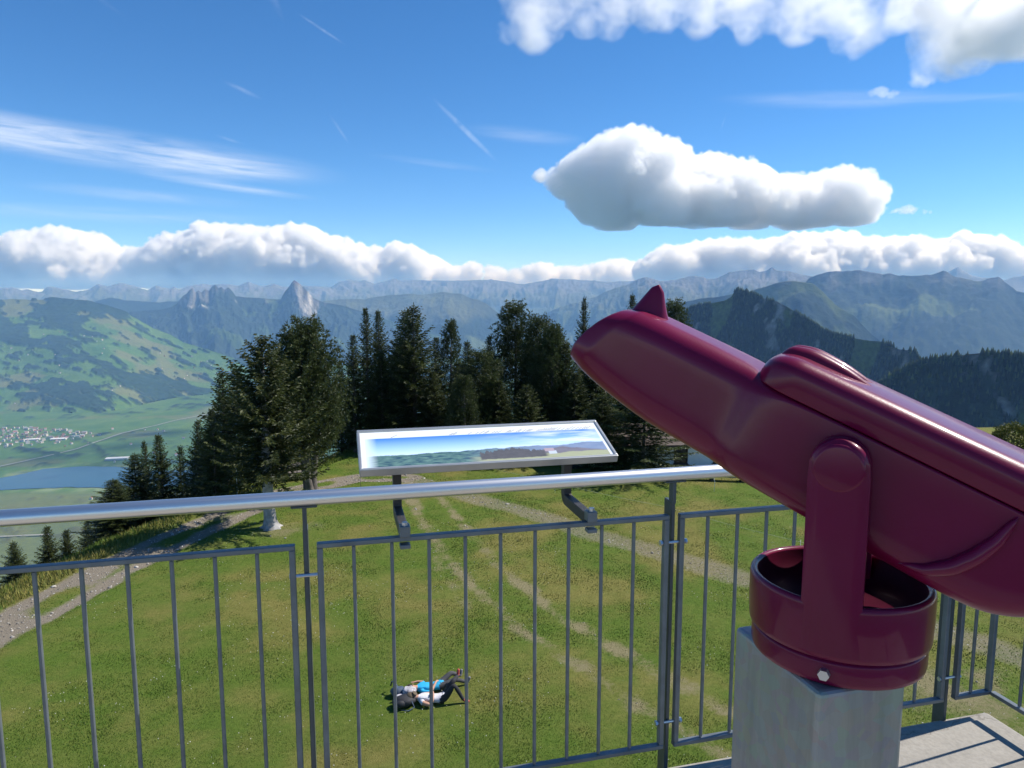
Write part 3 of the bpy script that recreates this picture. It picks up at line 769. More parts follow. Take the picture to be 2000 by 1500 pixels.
me = np_mesh("clover_flowers", P.reshape(-1, 3), (F0[None] + (np.arange(len(x)) * len(V0))[:, None, None]).reshape(-1, 3))
tag(mobj("clover_flowers", me, simple_mat("clover_white", (0.62, 0.60, 0.52), 0.9)), "tiny white clover heads dotted through the turf", "flowers", kind="stuff")

# ------------------------------------------------------------------ conifers
def tube(path, radii, sides=8, cap=True):
    """swept tube through points; returns verts, quads"""
    path = np.asarray(path, float); n_ = len(path)
    t = np.gradient(path, axis=0); t /= np.linalg.norm(t, axis=1)[:, None]
    ref = np.array((0.0, 0, 1)) if abs(t[0, 2]) < 0.9 else np.array((1.0, 0, 0))
    V_ = []
    u = np.cross(t[0], ref); u /= np.linalg.norm(u)
    for i in range(n_):
        u = u - t[i] * (u @ t[i]); u /= np.linalg.norm(u); w = np.cross(t[i], u)
        a = np.arange(sides) * 2 * math.pi / sides
        V_.append(path[i] + radii[i] * (np.cos(a)[:, None] * u + np.sin(a)[:, None] * w))
    V_ = np.concatenate(V_); F_ = []
    for i in range(n_ - 1):
        for j in range(sides):
            a, b = i * sides + j, i * sides + (j + 1) % sides
            F_.append((a, b, b + sides, a + sides))
    if cap:
        for i0, fl in ((0, True), ((n_ - 1) * sides, False)):
            c = len(V_); V_ = np.vstack([V_, path[0] if fl else path[-1]])
            for j in range(sides):
                a, b = i0 + j, i0 + (j + 1) % sides
                F_.append((c, b, a, a) if fl else (c, a, b, b))
    return V_, F_
def merge_vf(parts):
    V_, F_, o_ = [], [], 0
    for v, f in parts:
        V_.append(np.asarray(v, float)); F_ += [tuple(i + o_ for i in q) for q in f]; o_ += len(v)
    return np.concatenate(V_), F_
def py_mesh(name, V_, F_, smooth_=True):
    me = bpy.data.meshes.new(name)
    me.from_pydata([tuple(v) for v in V_], [], [tuple(dict.fromkeys(f)) for f in F_])
    me.validate(); me.update()
    if smooth_: me.polygons.foreach_set("use_smooth", np.ones(len(me.polygons), bool))
    return me

def diamonds(P0, D, W, L, g, widest=0.45):
    """leaf-sized sprays: narrow diamonds from P0 along D, length L, half width W, random roll"""
    r = g.normal(size=P0.shape); S = np.cross(D, r); S /= np.linalg.norm(S, axis=1)[:, None] + 1e-9
    m_ = P0 + D * (L * widest)[:, None]
    V_ = np.stack([P0, m_ + S * W[:, None], P0 + D * L[:, None], m_ - S * W[:, None]], 1)
    return V_.reshape(-1, 3)

def spruce_crown(seed, H=10.0, R=2.0, low=0.08, gap=0.205, ragged=0.25, droop=0.35, lean=(0, 0), dens=1.0):
    g = np.random.default_rng(seed)
    P0, D, W, L, C_ = [], [], [], [], []
    z = low * H
    while z < H - 0.15:
        t = (z - low * H) / (H - low * H)
        nb = int(g.integers(5, 8)); a0 = g.uniform(0, 6.28)
        for b in range(nb):
            a = a0 + b * 6.283 / nb + g.normal(0, .22)
            ln = (R * (1 - t) ** 0.82 * (0.55 + 0.45 * min(1, t * 6 + .35)) + 0.10) * g.uniform(1 - ragged * 1.6, 1 + ragged)
            if g.uniform() < 0.06: ln *= 0.45
            el0 = 0.55 * t + 0.10 - droop * (1 - t) + g.normal(0, .08)
            ns = max(4, int(ln / 0.105 * dens))
            s = np.linspace(0.06, 1, ns)
            hz = np.array((math.cos(a), math.sin(a), 0)); side = np.array((-math.sin(a), math.cos(a), 0))
            zz = math.tan(el0) * s - 0.32 * (1 - t * .7) * s * (1 - s) * 1.3 + 0.10 * s ** 3
            pts = hz * (s * ln)[:, None]; pts[:, 2] = zz * ln; pts += (lean[0] * z / H, lean[1] * z / H, z)
            tint = g.uniform(0, 1)
            for sd in (-1, 1, 0):
                tl = (0.34 * (1 - s * .72) * min(1.2, ln) + 0.09) * g.uniform(.7, 1.25, ns)
                dd = hz * 0.75 + side * sd * (0.85 if sd else 0) + np.array((0, 0, -0.18 if sd else -0.05))
                dd = dd[None] + g.normal(0, .20, (ns, 3)); dd /= np.linalg.norm(dd, axis=1)[:, None]
                for k in range(2):
                    P0.append(pts + dd * (tl * .38 * k)[:, None]); D.append(dd + g.normal(0, .13, (ns, 3)))
                    W.append(np.full(ns, 0.029) * g.uniform(.7, 1.4, ns)); L.append(tl * (.72 if k == 0 else .66))
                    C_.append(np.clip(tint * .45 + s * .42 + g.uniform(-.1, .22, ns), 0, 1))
        z += gap * g.uniform(.75, 1.25) * (1 - 0.35 * t)
    # leader
    P0.append(np.array([(lean[0], lean[1], H - .45 + .06 * k) for k in range(8)])); D.append(np.array((0, 0, 1.0))[None] + g.normal(0, .5, (8, 3))); W.append(np.full(8, .03)); L.append(np.full(8, .22)); C_.append(np.full(8, .6))
    P0, D, W, L, C_ = map(np.concatenate, (P0, D, W, L, C_))
    D /= np.linalg.norm(D, axis=1)[:, None]
    return diamonds(P0, D, W, L, g), C_

def pine_crown(seed, H=9.0, R=1.7, low=0.06, heads=3, n_br=420):
    """stone pine: dense upswept boughs that end in brush-like tufts, lumpy rounded outline"""
    g = np.random.default_rng(seed)
    P0, D, W, L, C_ = [], [], [], [], []
    hd = [(0, 0, 1.0, 1.0)] + [(g.uniform(-.55, .55) * R, g.uniform(-.55, .55) * R, g.uniform(.74, .96), g.uniform(.5, .75)) for _ in range(heads - 1)]
    for hx, hy, hh, hr in hd:
        k = int(n_br * hr)
        for b in range(k):
            t = (b + g.uniform()) / k
            z = H * hh * (low + (1 - low) * t)
            prof = R * hr * (math.sin(math.pi * min(1, 0.36 + 0.64 * t)) ** 0.72) * (1.0 if t < .8 else 1.0)
            prof = max(prof, .12) * (0.72 + 0.5 * float(fbm(t * 7 + seed, b * .0 + hx * 3, oct=3, seed=seed)))
            a = g.uniform(0, 6.283); rad = prof * g.uniform(.25, 1.0) ** 0.55
            c = np.array((hx * (1 - .3 * t) + math.cos(a) * rad, hy * (1 - .3 * t) + math.sin(a) * rad, z + 0.30 * rad))
            out = np.array((math.cos(a) * .62, math.sin(a) * .62, .72)); out /= np.linalg.norm(out)
            tint = g.uniform()
            nt = 9
            for q in range(nt):
                cc = c + out * (q - 2) * .10 + g.normal(0, .10, 3)
                nn = 8
                dd = out[None] * .75 + g.normal(0, .55, (nn, 3)); dd /= np.linalg.norm(dd, axis=1)[:, None]
                P0.append(np.repeat(cc[None], nn, 0)); D.append(dd); W.append(np.full(nn, .018) * g.uniform(.7, 1.4, nn)); L.append(g.uniform(.13, .23, nn))
                C_.append(np.clip(tint * .5 + g.uniform(0, .45, nn) + .03 * q, 0, 1))
    P0, D, W, L, C_ = map(np.concatenate, (P0, D, W, L, C_))
    return diamonds(P0, D, W, L, g), C_

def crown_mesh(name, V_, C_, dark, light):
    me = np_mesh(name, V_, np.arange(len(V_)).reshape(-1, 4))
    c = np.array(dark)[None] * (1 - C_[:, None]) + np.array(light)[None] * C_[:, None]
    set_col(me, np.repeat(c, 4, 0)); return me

m_need, n, l, p = mat("conifer_needles")
at = n.new("ShaderNodeVertexColor"); at.layer_name = "Col"
p.inputs["Roughness"].default_value = 0.55; p.inputs["Specular IOR Level"].default_value = 0.35
l.new(at.outputs[0], p.inputs["Base Color"])
tr = n.new("ShaderNodeBsdfTranslucent"); l.new(at.outputs[0], tr.inputs[0]); ms = n.new("ShaderNodeMixShader"); ms.inputs[0].default_value = 0.30
l.new(p.outputs[0], ms.inputs[1]); l.new(tr.outputs[0], ms.inputs[2]); l.new(ms.outputs[0], n["Material Output"].inputs[0])
m_bark = simple_mat("conifer_bark", (0.115, 0.098, 0.085), 0.95, var=0.55, nscale=5.0, bump=1.0, bscale=14.0)
m_pale = simple_mat("silvered_bark", (0.28, 0.27, 0.26), 0.9, var=0.45, nscale=4.0, bump=1.0, bscale=12.0)

def trunk_mesh(name, seed, H, r0, stems=1, top=0.96, flare=0.5, sides=9):
    g = np.random.default_rng(seed); parts = []
    for s_ in range(stems):
        off = np.array((0.0, 0)) if stems == 1 else np.array((math.cos(s_ * 2.1 + .4), math.sin(s_ * 2.1 + .4))) * .16
        z = np.array([-.5, 0.0, .07, .18, .4, .8, 1.4, 2.2, 3.2, 4.4, 5.8, 7.2, 8.6, 9.6]); z = np.r_[z[z < H * top], H * top]
        w = np.cumsum(g.normal(0, .02, (len(z), 2)), 0) * np.clip(z, 0, 1)[:, None]
        pth = np.c_[w + off * (1 + np.clip(z, 0, 4)[:, None] * (.9 if stems > 1 else 0)), z]
        rad = r0 * (1 - np.clip(z, 0, H) / (H * 1.02)) ** .8 + r0 * flare * np.exp(-np.clip(z, 0, 9) / .13)
        parts.append(tube(pth, np.maximum(rad, .012), sides))
    # dead and living limbs
    for k in range(int(16 * H / 10)):
        z = g.uniform(.14, .85) * H; a = g.uniform(0, 6.28); ln = g.uniform(.4, 1.2) * (1 - z / H) + .25
        d = np.array((math.cos(a), math.sin(a), 0)); q = [np.array((0, 0, z)), np.array((0, 0, z)) + d * ln * .5 + (0, 0, -.03), np.array((0, 0, z)) + d * ln + (0, 0, .04)]
        parts.append(tube(q, [.028, .018, .006], 4, cap=False))
    V_, F_ = merge_vf(parts)
    if flare > .6:          # root buttresses
        ang = np.arctan2(V_[:, 1], V_[:, 0]); lowm = np.exp(-np.clip(V_[:, 2], 0, 9) / .10)
        V_[:, :2] *= (1 + .35 * lowm * np.sin(ang * 5 + 1))[:, None]
    return py_mesh(name, V_, F_)

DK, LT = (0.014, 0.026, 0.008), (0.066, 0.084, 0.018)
DKP, LTP = (0.016, 0.030, 0.011), (0.068, 0.090, 0.026)
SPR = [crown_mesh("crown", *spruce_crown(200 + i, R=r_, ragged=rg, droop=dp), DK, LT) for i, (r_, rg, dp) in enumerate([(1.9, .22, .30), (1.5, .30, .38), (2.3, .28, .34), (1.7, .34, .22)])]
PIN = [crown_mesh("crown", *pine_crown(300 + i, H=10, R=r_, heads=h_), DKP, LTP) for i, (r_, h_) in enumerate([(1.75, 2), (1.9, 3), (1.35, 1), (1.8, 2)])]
STR = [trunk_mesh("trunk", 400 + i, 10, .20) for i in range(2)]
PTR = [trunk_mesh("trunk", 410 + i, 10, .22) for i in range(2)]

def make_tree(name, label, x, y, h, w, crown, trunk, m_trunk, group=None, base_w=3.8, rz=None, sink=0.1):
    r_ = empty(name, (x, y, float(ground(np.array([x]), np.array([y]))[0]) - sink), random.uniform(0, 6.28) if rz is None else rz)
    s_ = h / 10.0; sw = (w / base_w)
    r_.scale = (1, 1, 1)
    for me_, nm_2, mm in ((trunk, "trunk", m_trunk), (crown, "crown", m_need)):
        o_ = mobj(nm_2, me_, mm, r_); o_.scale = ((sw, sw, s_) if nm_2 == "crown" else (s_ * .9, s_ * .9, s_))
    tag(r_, label, "tree", group)
    return r_

# the old tree on the lawn and the many-stemmed pine get crowns of their own
oc = crown_mesh("crown", *spruce_crown(501, H=8.2, R=2.75, low=0.29, gap=0.18, ragged=.36, droop=.18, dens=1.15), (0.014, 0.025, 0.008), (0.072, 0.084, 0.018))
r_ = empty("spruce_tree", (-10.3, 29.4, float(ground(np.array([-10.3]), np.array([29.4]))[0]) - .05), 0.6)
mobj("trunk", trunk_mesh("trunk", 521, 8.2, .27, flare=0.9, sides=12), m_pale, r_); mobj("crown", oc, m_need, r_)
tag(r_, "broad old spruce with a bare silvery trunk flaring on the lawn", "tree")
pc = crown_mesh("crown", *pine_crown(502, H=8.5, R=2.1, low=.30, heads=5, n_br=300), (0.016, 0.030, 0.011), (0.074, 0.095, 0.028))
r_ = empty("stone_pine", (-10.3, 35.4, float(ground(np.array([-10.3]), np.array([35.4]))[0]) - .05), 0.3)
mobj("trunk", trunk_mesh("trunk", 522, 7.4, .20, stems=3, flare=.4), m_bark, r_); mobj("crown", pc, m_need, r_)
tag(r_, "bushy stone pine on three dark stems beside the gravel path", "tree")

TREES = [
    ('a', -12.2, 41.4, 8.0, 3.0, "stone pine top rising behind the three-stemmed pine"),
    ('s', -14.7, 35.6, 6.5, 3.0, "dark spruce at the rim, first to the valley side of the old spruce"),
    ('s', -15.7, 40.2, 7.3, 3.8, "ragged spruce crowding behind the old spruce on its valley side"),
    ('s', -15.1, 46.0, 8.5, 3.2, "narrow spruce tip showing between the old spruce and the pine"),
    ('s', -9.9, 48.3, 9.7, 3.0, "tall spruce, left of the twin-topped pair right of the pines"),
    ('s', -9.5, 50.6, 9.7, 3.1, "tall spruce, right of the twin-topped pair right of the pines"),
    ('s', -10.3, 46.0, 7.9, 2.8, "shorter spruce in front of the twin-topped spruce pair"),
    ('s', -12.0, 49.4, 7.0, 3.0, "low spruce filling the gap beside the three-stemmed pine"),
    ('s', -7.4, 49.4, 9.5, 3.8, "tall spruce, rear one of the two above the board's left half"),
    ('s', -6.5, 47.1, 9.8, 4.6, "tallest broad spruce above the board's left half"),
    ('s', -9.1, 52.9, 6.5, 4.0, "low spruce far back between the two tall spruce pairs"),
    ('s', -5.2, 46.0, 5.5, 3.2, "short spruce at the foot of the tallest broad spruce"),
    ('a', -4.6, 52.9, 8.3, 2.6, "slim egg-shaped stone pine standing free against the blue mountain"),
    ('a', -2.0, 44.8, 6.6, 4.0, "round dark stone pine in front, above the middle of the board"),
    ('a', -2.9, 42.5, 5.3, 2.6, "small stone pine under the egg-shaped one"),
    ('a', 0.2, 50.6, 9.6, 4.2, "tall full stone pine with a rounded top in the middle"),
    ('a', 1.8, 48.3, 8.7, 3.4, "stone pine just right of the tall rounded one"),
    ('a', 2.6, 46.0, 8.2, 3.2, "lighter green stone pine right of the tall rounded group"),
    ('s', -0.8, 43.7, 5.1, 3.0, "low spruce in front of the tall rounded stone pine"),
    ('s', 5.0, 49.4, 10.3, 2.5, "slender pointed spruce just left of the telescope's front end"),
    ('s', 3.5, 46.0, 7.4, 3.4, "spruce below and left of the slender pointed one"),
    ('s', 5.3, 44.8, 7.4, 3.6, "dense spruce below the slender pointed one"),
    ('s', 7.3, 50.6, 6.2, 4.0, "low spruce behind the telescope barrel"),
    ('s', 9.3, 55.2, 10.7, 3.2, "spruce tip peeping over the telescope beside its sight fin"),
    ('a', 12.1, 52.9, 9.7, 3.6, "stone pine top showing right of the telescope's sight fin"),
    ('a', 10.3, 49.4, 8.1, 3.6, "stone pine hidden mostly behind the telescope barrel"),
    ('s', 6.0, 43.7, 4.1, 3.2, "small spruce beside the white house's corner"),
    ('s', 0.9, 42.5, 5.0, 3.0, "small spruce above the board's right half"),
    ('s', -3.6, 47.6, 6.0, 3.6, "dark spruce mass between the egg-shaped and the round stone pine"),
    ('s', 3.9, 43.4, 5.6, 3.4, "dark low spruce above the board's right corner"),
    ('a', 8.6, 46.2, 6.6, 3.8, "broad stone pine behind the house's ridge"),
    ('s', -8.6, 46.4, 6.8, 3.4, "spruce filling the foot of the two tall spruce pairs"),
    ('s', 5.2, 40.4, 4.6, 3.6, "dark spruce hugging the house corner under the board's right end"),
    ('s', -8.2, 51.2, 7.6, 3.4, "dark spruce deep in the row behind the tall spruce pairs"),
    ('s', -5.6, 52.2, 7.4, 3.4, "dark spruce deep in the row beside the egg-shaped stone pine"),
    ('s', -3.2, 50.6, 7.2, 3.2, "dark spruce deep in the row right of the egg-shaped stone pine"),
    ('s', -1.6, 50.0, 7.6, 3.0, "dark spruce deep in the row left of the tall rounded stone pine"),
    ('s', 3.3, 51.0, 8.4, 3.2, "dark spruce deep in the row left of the slender pointed spruce"),
    ('s', 6.6, 48.0, 7.2, 3.4, "dark spruce deep in the row under the telescope's nose"),
    ('s', 13.6, 50.2, 7.0, 3.6, "spruce behind the telescope's neck"),
    ('s', -21.2, 40.2, 7.3, 1.9, "thin spruce, left of the pair standing against the lake"),
    ('s', -19.2, 37.9, 5.8, 2.5, "fuller spruce, right of the pair standing against the lake"),
    ('s', -18.6, 41.4, 6.4, 2.6, "spruce on the slope right of the pair against the lake"),
    ('s', -20.8, 43.7, 6.9, 2.3, "farther spruce between the lake pair and the rim spruces"),
    ('s', -21.6, 37.9, 5.4, 1.5, "small lone spruce in front of the lake"),
    ('s', -18.7, 34.5, 4.4, 2.6, "bushy low spruce in front of the lake pair"),
    ('s', -14.2, 33.2, 4.8, 2.4, "spruce close behind the striped marker pole"),
    ('s', -16.4, 37.9, 4.2, 3.0, "low spruce down the slope behind the marker pole"),
    ('s', -24.1, 35.6, 5.1, 2.2, "tallest spruce of the clump below the handrail's left end"),
    ('s', -22.4, 34.5, 3.6, 2.0, "spruce right of the tallest in the clump below the handrail"),
    ('s', -23.3, 32.0, 4.1, 1.7, "thin spruce left of the tallest in the clump below the handrail"),
    ('s', -22.0, 35.6, 3.6, 1.5, "small spruce at the clump's uphill end below the handrail"),
    ('s', -21.7, 29.9, 2.6, 2.0, "lowest spruce by the path's grassy rim"),
    ('s', -20.4, 34.5, 3.2, 2.2, "bushy spruce just under the handrail, uphill of the clump"),
    ('s', -19.1, 33.9, 2.9, 2.4, "bushy spruce just under the handrail where the rim bends"),
    ('s', -23.1, 29.9, 3.3, 2.2, "spruce cut off by the picture's edge beside the path"),
    ('s', -18.2, 31.6, 3.0, 2.6, "low dense spruce behind the grassy rim of the path"),
]
for i, (kd, x, y, h, w, lab) in enumerate(TREES):
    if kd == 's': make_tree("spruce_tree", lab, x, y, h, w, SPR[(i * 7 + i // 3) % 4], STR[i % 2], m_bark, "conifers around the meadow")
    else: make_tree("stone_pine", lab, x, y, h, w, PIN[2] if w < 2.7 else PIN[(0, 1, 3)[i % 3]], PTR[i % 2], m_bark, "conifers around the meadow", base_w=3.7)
lc = crown_mesh("crown", *spruce_crown(503, H=10, R=2.3, low=0.05, gap=.27, ragged=.3, droop=.28), (0.018, 0.032, 0.009), (0.075, 0.095, 0.020))
make_tree("spruce_tree", "bright green young spruce in front of the white house", 7.4, 39.2, 6.8, 5.4, lc, STR[0], m_bark, "conifers around the meadow")
# a leafy bush at the right edge
g = np.random.default_rng(77)
nb = 5200
d = g.normal(size=(nb, 3)); d /= np.linalg.norm(d, axis=1)[:, None]
rr = g.uniform(.35, 1, nb) ** .5 * (0.75 + .6 * fbm(d[:, 0] * 2.2 + 3, d[:, 1] * 2.2, d[:, 2] * 2.2, oct=3, seed=9))
P0 = d * rr[:, None] * (1.2, 1.2, 1.15) + (0, 0, 1.35)
dd = d + g.normal(0, .8, (nb, 3)); dd /= np.linalg.norm(dd, axis=1)[:, None]
bc = crown_mesh("crown", diamonds(P0, dd, g.uniform(.03, .06, nb), g.uniform(.10, .18, nb), g), g.uniform(0, 1, nb), (0.035, 0.055, 0.012), (0.15, 0.15, 0.03))
r_ = empty("bush", (31.4, 43.7, float(ground(np.array([31.4]), np.array([43.7]))[0]) - .1))
mobj("crown", bc, m_need, r_)
V_, F_ = merge_vf([tube([(0, 0, -.2), (.1 * math.cos(a), .1 * math.sin(a), .7), (.9 * math.cos(a), .9 * math.sin(a), 2.0)], [.06, .045, .012], 6) for a in (0.3, 1.5, 2.8, 4.1, 5.3)])
mobj("stem", py_mesh("stem", V_, F_), m_bark, r_)
tag(r_, "yellow-green leafy bush above the telescope housing at the picture's edge", "bush")

# ------------------------------------------------------------------ small shape helpers
def bm_obj(name, bm, m=None, parent=None, smooth_=False, loc=None, rot=None):
    me = bpy.data.meshes.new(name); bm.normal_update(); bm.to_mesh(me); bm.free()
    if smooth_: me.polygons.foreach_set("use_smooth", np.ones(len(me.polygons), bool))
    o = mobj(name, me, m, parent)
    if loc is not None: o.location = loc
    if rot is not None: o.rotation_euler = rot
    return o

def add_box(bm, c, s, bev=0.0, seg=2, rot=None):
    r = bmesh.ops.create_cube(bm, size=1.0); vs = r["verts"]
    bmesh.ops.scale(bm, vec=s, verts=vs)
    if bev:
        es = list({e for v in vs for e in v.link_edges})
        q = bmesh.ops.bevel(bm, geom=es, offset=bev, segments=seg, affect='EDGES', profile=0.5)
        vs = list({v for f in q["faces"] for v in f.verts} | {v for v in vs if v.is_valid})
    if rot is not None: bmesh.ops.rotate(bm, cent=(0, 0, 0), matrix=rot, verts=vs)
    bmesh.ops.translate(bm, vec=c, verts=vs)
    return vs

def box(name, c, s, m, parent=None, bev=0.0, rot=None, seg=2):
    bm = bmesh.new(); add_box(bm, c, s, bev, seg, rot)
    return bm_obj(name, bm, m, parent)

def tube_obj(name, path, radii, m, parent=None, sides=12):
    if isinstance(radii, (int, float)): radii = [radii] * len(path)
    V_, F_ = tube(path, radii, sides)
    return mobj(name, py_mesh(name, V_, F_), m, parent)

def bevel_mod(o, w, seg=2, ang=35):
    b = o.modifiers.new("bevel", 'BEVEL'); b.width = w; b.segments = seg; b.limit_method = 'ANGLE'; b.angle_limit = math.radians(ang)
    return o

def gz(x, y): return float(ground(np.array([float(x)]), np.array([float(y)]))[0])

# ------------------------------------------------------------------ white house behind the bright spruce
m_wall = simple_mat("white_render", (0.80, 0.80, 0.78), 0.9, var=0.08, nscale=1.2, bump=0.15, bscale=60)
m_roof = simple_mat("brown_tiles", (0.10, 0.075, 0.065), 0.85, var=0.3, nscale=3.0)
m_dark = simple_mat("dark_opening", (0.02, 0.022, 0.025), 0.4)
m_wood = simple_mat("weathered_wood", (0.17, 0.15, 0.13), 0.9, var=0.4, nscale=3.0, bump=0.6, bscale=25)
m_wood_d = simple_mat("dark_wood", (0.055, 0.042, 0.035), 0.85, var=0.3, nscale=3.0)
m_glass, n, l, p = mat("window_glass")
p.inputs["Base Color"].default_value = (0.03, 0.04, 0.05, 1); p.inputs["Roughness"].default_value = 0.05
HX0, HX1, HY0, HY1 = 3.2, 14.8, 41.2, 46.5
hz0 = gz(8, 41.5) - 0.85
hs = empty("house", ((HX0 + HX1) / 2, HY0, hz0), 0.03)
W2, D2, WH = (HX1 - HX0) / 2, HY1 - HY0, 2.25
bm = bmesh.new(); add_box(bm, (0, D2 / 2, WH / 2), (2 * W2, D2, WH))
for x_ in (-W2, W2):                                    # gable triangles
    f = [bm.verts.new((x_, 0, WH)), bm.verts.new((x_, D2, WH)), bm.verts.new((x_, D2 / 2, WH + 0.60))]
    bm.faces.new(f)
bm_obj("wall", bm, m_wall, hs)
bm = bmesh.new()
sl = math.atan2(0.60, D2 / 2)
for sg in (-1, 1):
    L_ = (D2 / 2 + .55) / math.cos(sl)
    add_box(bm, (0, D2 / 2 + sg * (D2 / 2 + .55) / 2, WH + 0.68 - math.tan(sl) * (D2 / 2 + .55) / 2), (2 * W2 + .9, L_, .14), rot=Matrix.Rotation(-sg * sl, 3, 'X'))
roof = bm_obj("roof", bm, m_roof, hs)
bm = bmesh.new(); add_box(bm, (1.6, D2 / 2 + .8, WH + .7), (.5, .5, .7)); bm_obj("chimney", bm, m_wall, roof)
def window(cx, cz, w_, h_, shutters=False):
    f = bmesh.new()
    for c, s in (((cx, -.03, cz + h_ / 2), (w_ + .14, .10, .07)), ((cx, -.03, cz - h_ / 2), (w_ + .14, .10, .07)), ((cx - w_ / 2, -.03, cz), (.07, .10, h_ - .07)), ((cx + w_ / 2, -.03, cz), (.07, .10, h_ - .07)), ((cx, -.025, cz), (.045, .06, h_ - .07))):
        add_box(f, c, s)
    wn_ = bm_obj("window", f, m_wood_d, hs)
    box("pane", (cx, -.012, cz), (w_ - .08, .02, h_ - .08), m_glass, wn_)
    box("sill", (cx, -.10, cz - h_ / 2 - .06), (w_ + .3, .22, .05), m_wood, wn_)
for cx, cz in ((-3.6, 1.5), (1.0, 1.5), (3.35, 1.55), (5.0, 1.55)):
    window(cx, cz, .72, .95)
window(-5.0, 1.35, .9, 1.2)
dr = box("door", (-2.3, -.03, 1.05), (.95, .07, 1.9), m_wood_d, hs)
box("handle", (-1.95, -.09, 1.05), (.12, .04, .03), simple_mat("handle_steel", (.5, .5, .5), .3, 1.0), dr)
box("downpipe", (-3.0, -.08, 1.1), (.08, .08, 2.2), m_dark, hs)
tag(hs, "low white house with small dark windows behind the bright green spruce", "house")

# planks stacked on blocks in front of the house
pl = empty("plank_stack", (10.9, 37.9, gz(10.9, 37.9)), -0.12)
for k in range(3): box("block", (-1.6 + 1.6 * k, 0, .11), (.14, .5, .26), m_wood_d, pl)
for k in range(4): box("plank", (random.uniform(-.1, .1), -.2 + .14 * k, .27), (4.2, .12, .05), m_wood, pl, rot=Matrix.Rotation(random.uniform(-.02, .02), 3, 'Z'))
tag(pl, "grey planks laid on dark blocks before the white house", "plank stack")

# wire fence with thin posts
m_post = simple_mat("white_plastic_post", (0.68, 0.68, 0.64), 0.5)
FN = [(-2.4, 40.3), (2.2, 35.4), (6.9, 31.0), (10.9, 25.9), (12.7, 24.1), (15.5, 20.2)]
fz = [gz(*q) for q in FN]
fn = empty("wire_fence", (FN[0][0], FN[0][1], fz[0]))
o0 = np.array((FN[0][0], FN[0][1], fz[0]))
for q, z_ in zip(FN, fz):
    tube_obj("post", [np.array((q[0], q[1], z_ - .15)) - o0, np.array((q[0], q[1], z_ + .62)) - o0], .009, m_post, fn, 6)
pts = []
for a_, b_, za, zb in zip(FN[:-1], FN[1:], fz[:-1], fz[1:]):
    for t in np.linspace(0, 1, 7)[:-1]:
        pts.append(np.array((a_[0] + (b_[0] - a_[0]) * t, a_[1] + (b_[1] - a_[1]) * t, za + (zb - za) * t + .55 - .05 * math.sin(math.pi * t))) - o0)
tube_obj("wire", pts, .006, simple_mat("fence_tape", (0.70, 0.68, 0.45), .6), fn, 5)
tag(fn, "thin yellowish electric fence wire on slim posts crossing the meadow", "fence")
sp_ = empty("fence_post", (10.4, 35.6, gz(10.4, 35.6)), 0)
tube_obj("rod", [(0, 0, -.1), (.02, 0, .5), (-.06, 0, .85)], .012, m_post, sp_, 6)
tube_obj("eyelet", [(-.06 + .03 * math.cos(a), .03 * math.sin(a), .85) for a in np.linspace(0, 5.9, 9)], .006, m_post, sp_, 5)
tag(sp_, "single leaning white fence post on the grass before the house", "post")
rd = empty("fence_post", (-7.85, 35.9, gz(-7.85, 35.9)), 0)
tube_obj("rod", [(0, 0, -.1), (0, 0, .95)], .010, simple_mat("rusty_rod", (.12, .10, .09), .8), rd, 6)
tube_obj("eyelet", [(.03 * math.cos(a) , .03 * math.sin(a), .9) for a in np.linspace(0, 5.9, 9)], .005, m_post, rd, 5)
tag(rd, "thin dark rod standing in the grass below the board's left corner", "post")

# striped marker pole at the rim
mk = empty("marker_pole", (-13.6, 34.2, gz(-13.6, 34.2)), 0)
m_pg, m_pw = simple_mat("pole_grey_green", (0.16, 0.20, 0.18), .6, var=.2), simple_mat("pole_white", (0.7, 0.7, 0.68), .5)
for k in range(7): tube_obj("band", [(.02 * k / 7, 0, -.1 + .24 * k), (.02 * (k + 1) / 7, 0, -.1 + .24 * (k + 1) - .004)], .022, m_pw if k in (4, 6) else m_pg, mk, 8)
tube_obj("cap", [(.02, 0, 1.575), (.02, 0, 1.62)], .028, m_pw, mk, 8)
tag(mk, "slim striped snow marker pole at the meadow's rim", "pole")

# log bench by the path
bn = empty("bench", (-12.0, 38.0, gz(-12.0, 38.0)), math.radians(28))
for k in range(2): box("seat_plank", (0, -.1 + .2 * k, .46), (1.9, .18, .06), m_wood, bn, bev=.01)
for k in range(2): box("back_plank", (0, .32 + .02 * k, .68 + .17 * k), (1.9, .05, .15), m_wood, bn, bev=.01, rot=Matrix.Rotation(-.2, 3, 'X'))
for x_ in (-.75, .75):
    box("leg", (x_, 0, .2), (.12, .4, .46), m_wood_d, bn); box("back_post", (x_, .30, .50), (.09, .06, .9), m_wood_d, bn, rot=Matrix.Rotation(-.15, 3, 'X'))
tag(bn, "weathered grey wooden bench behind the old spruce's trunk", "bench")

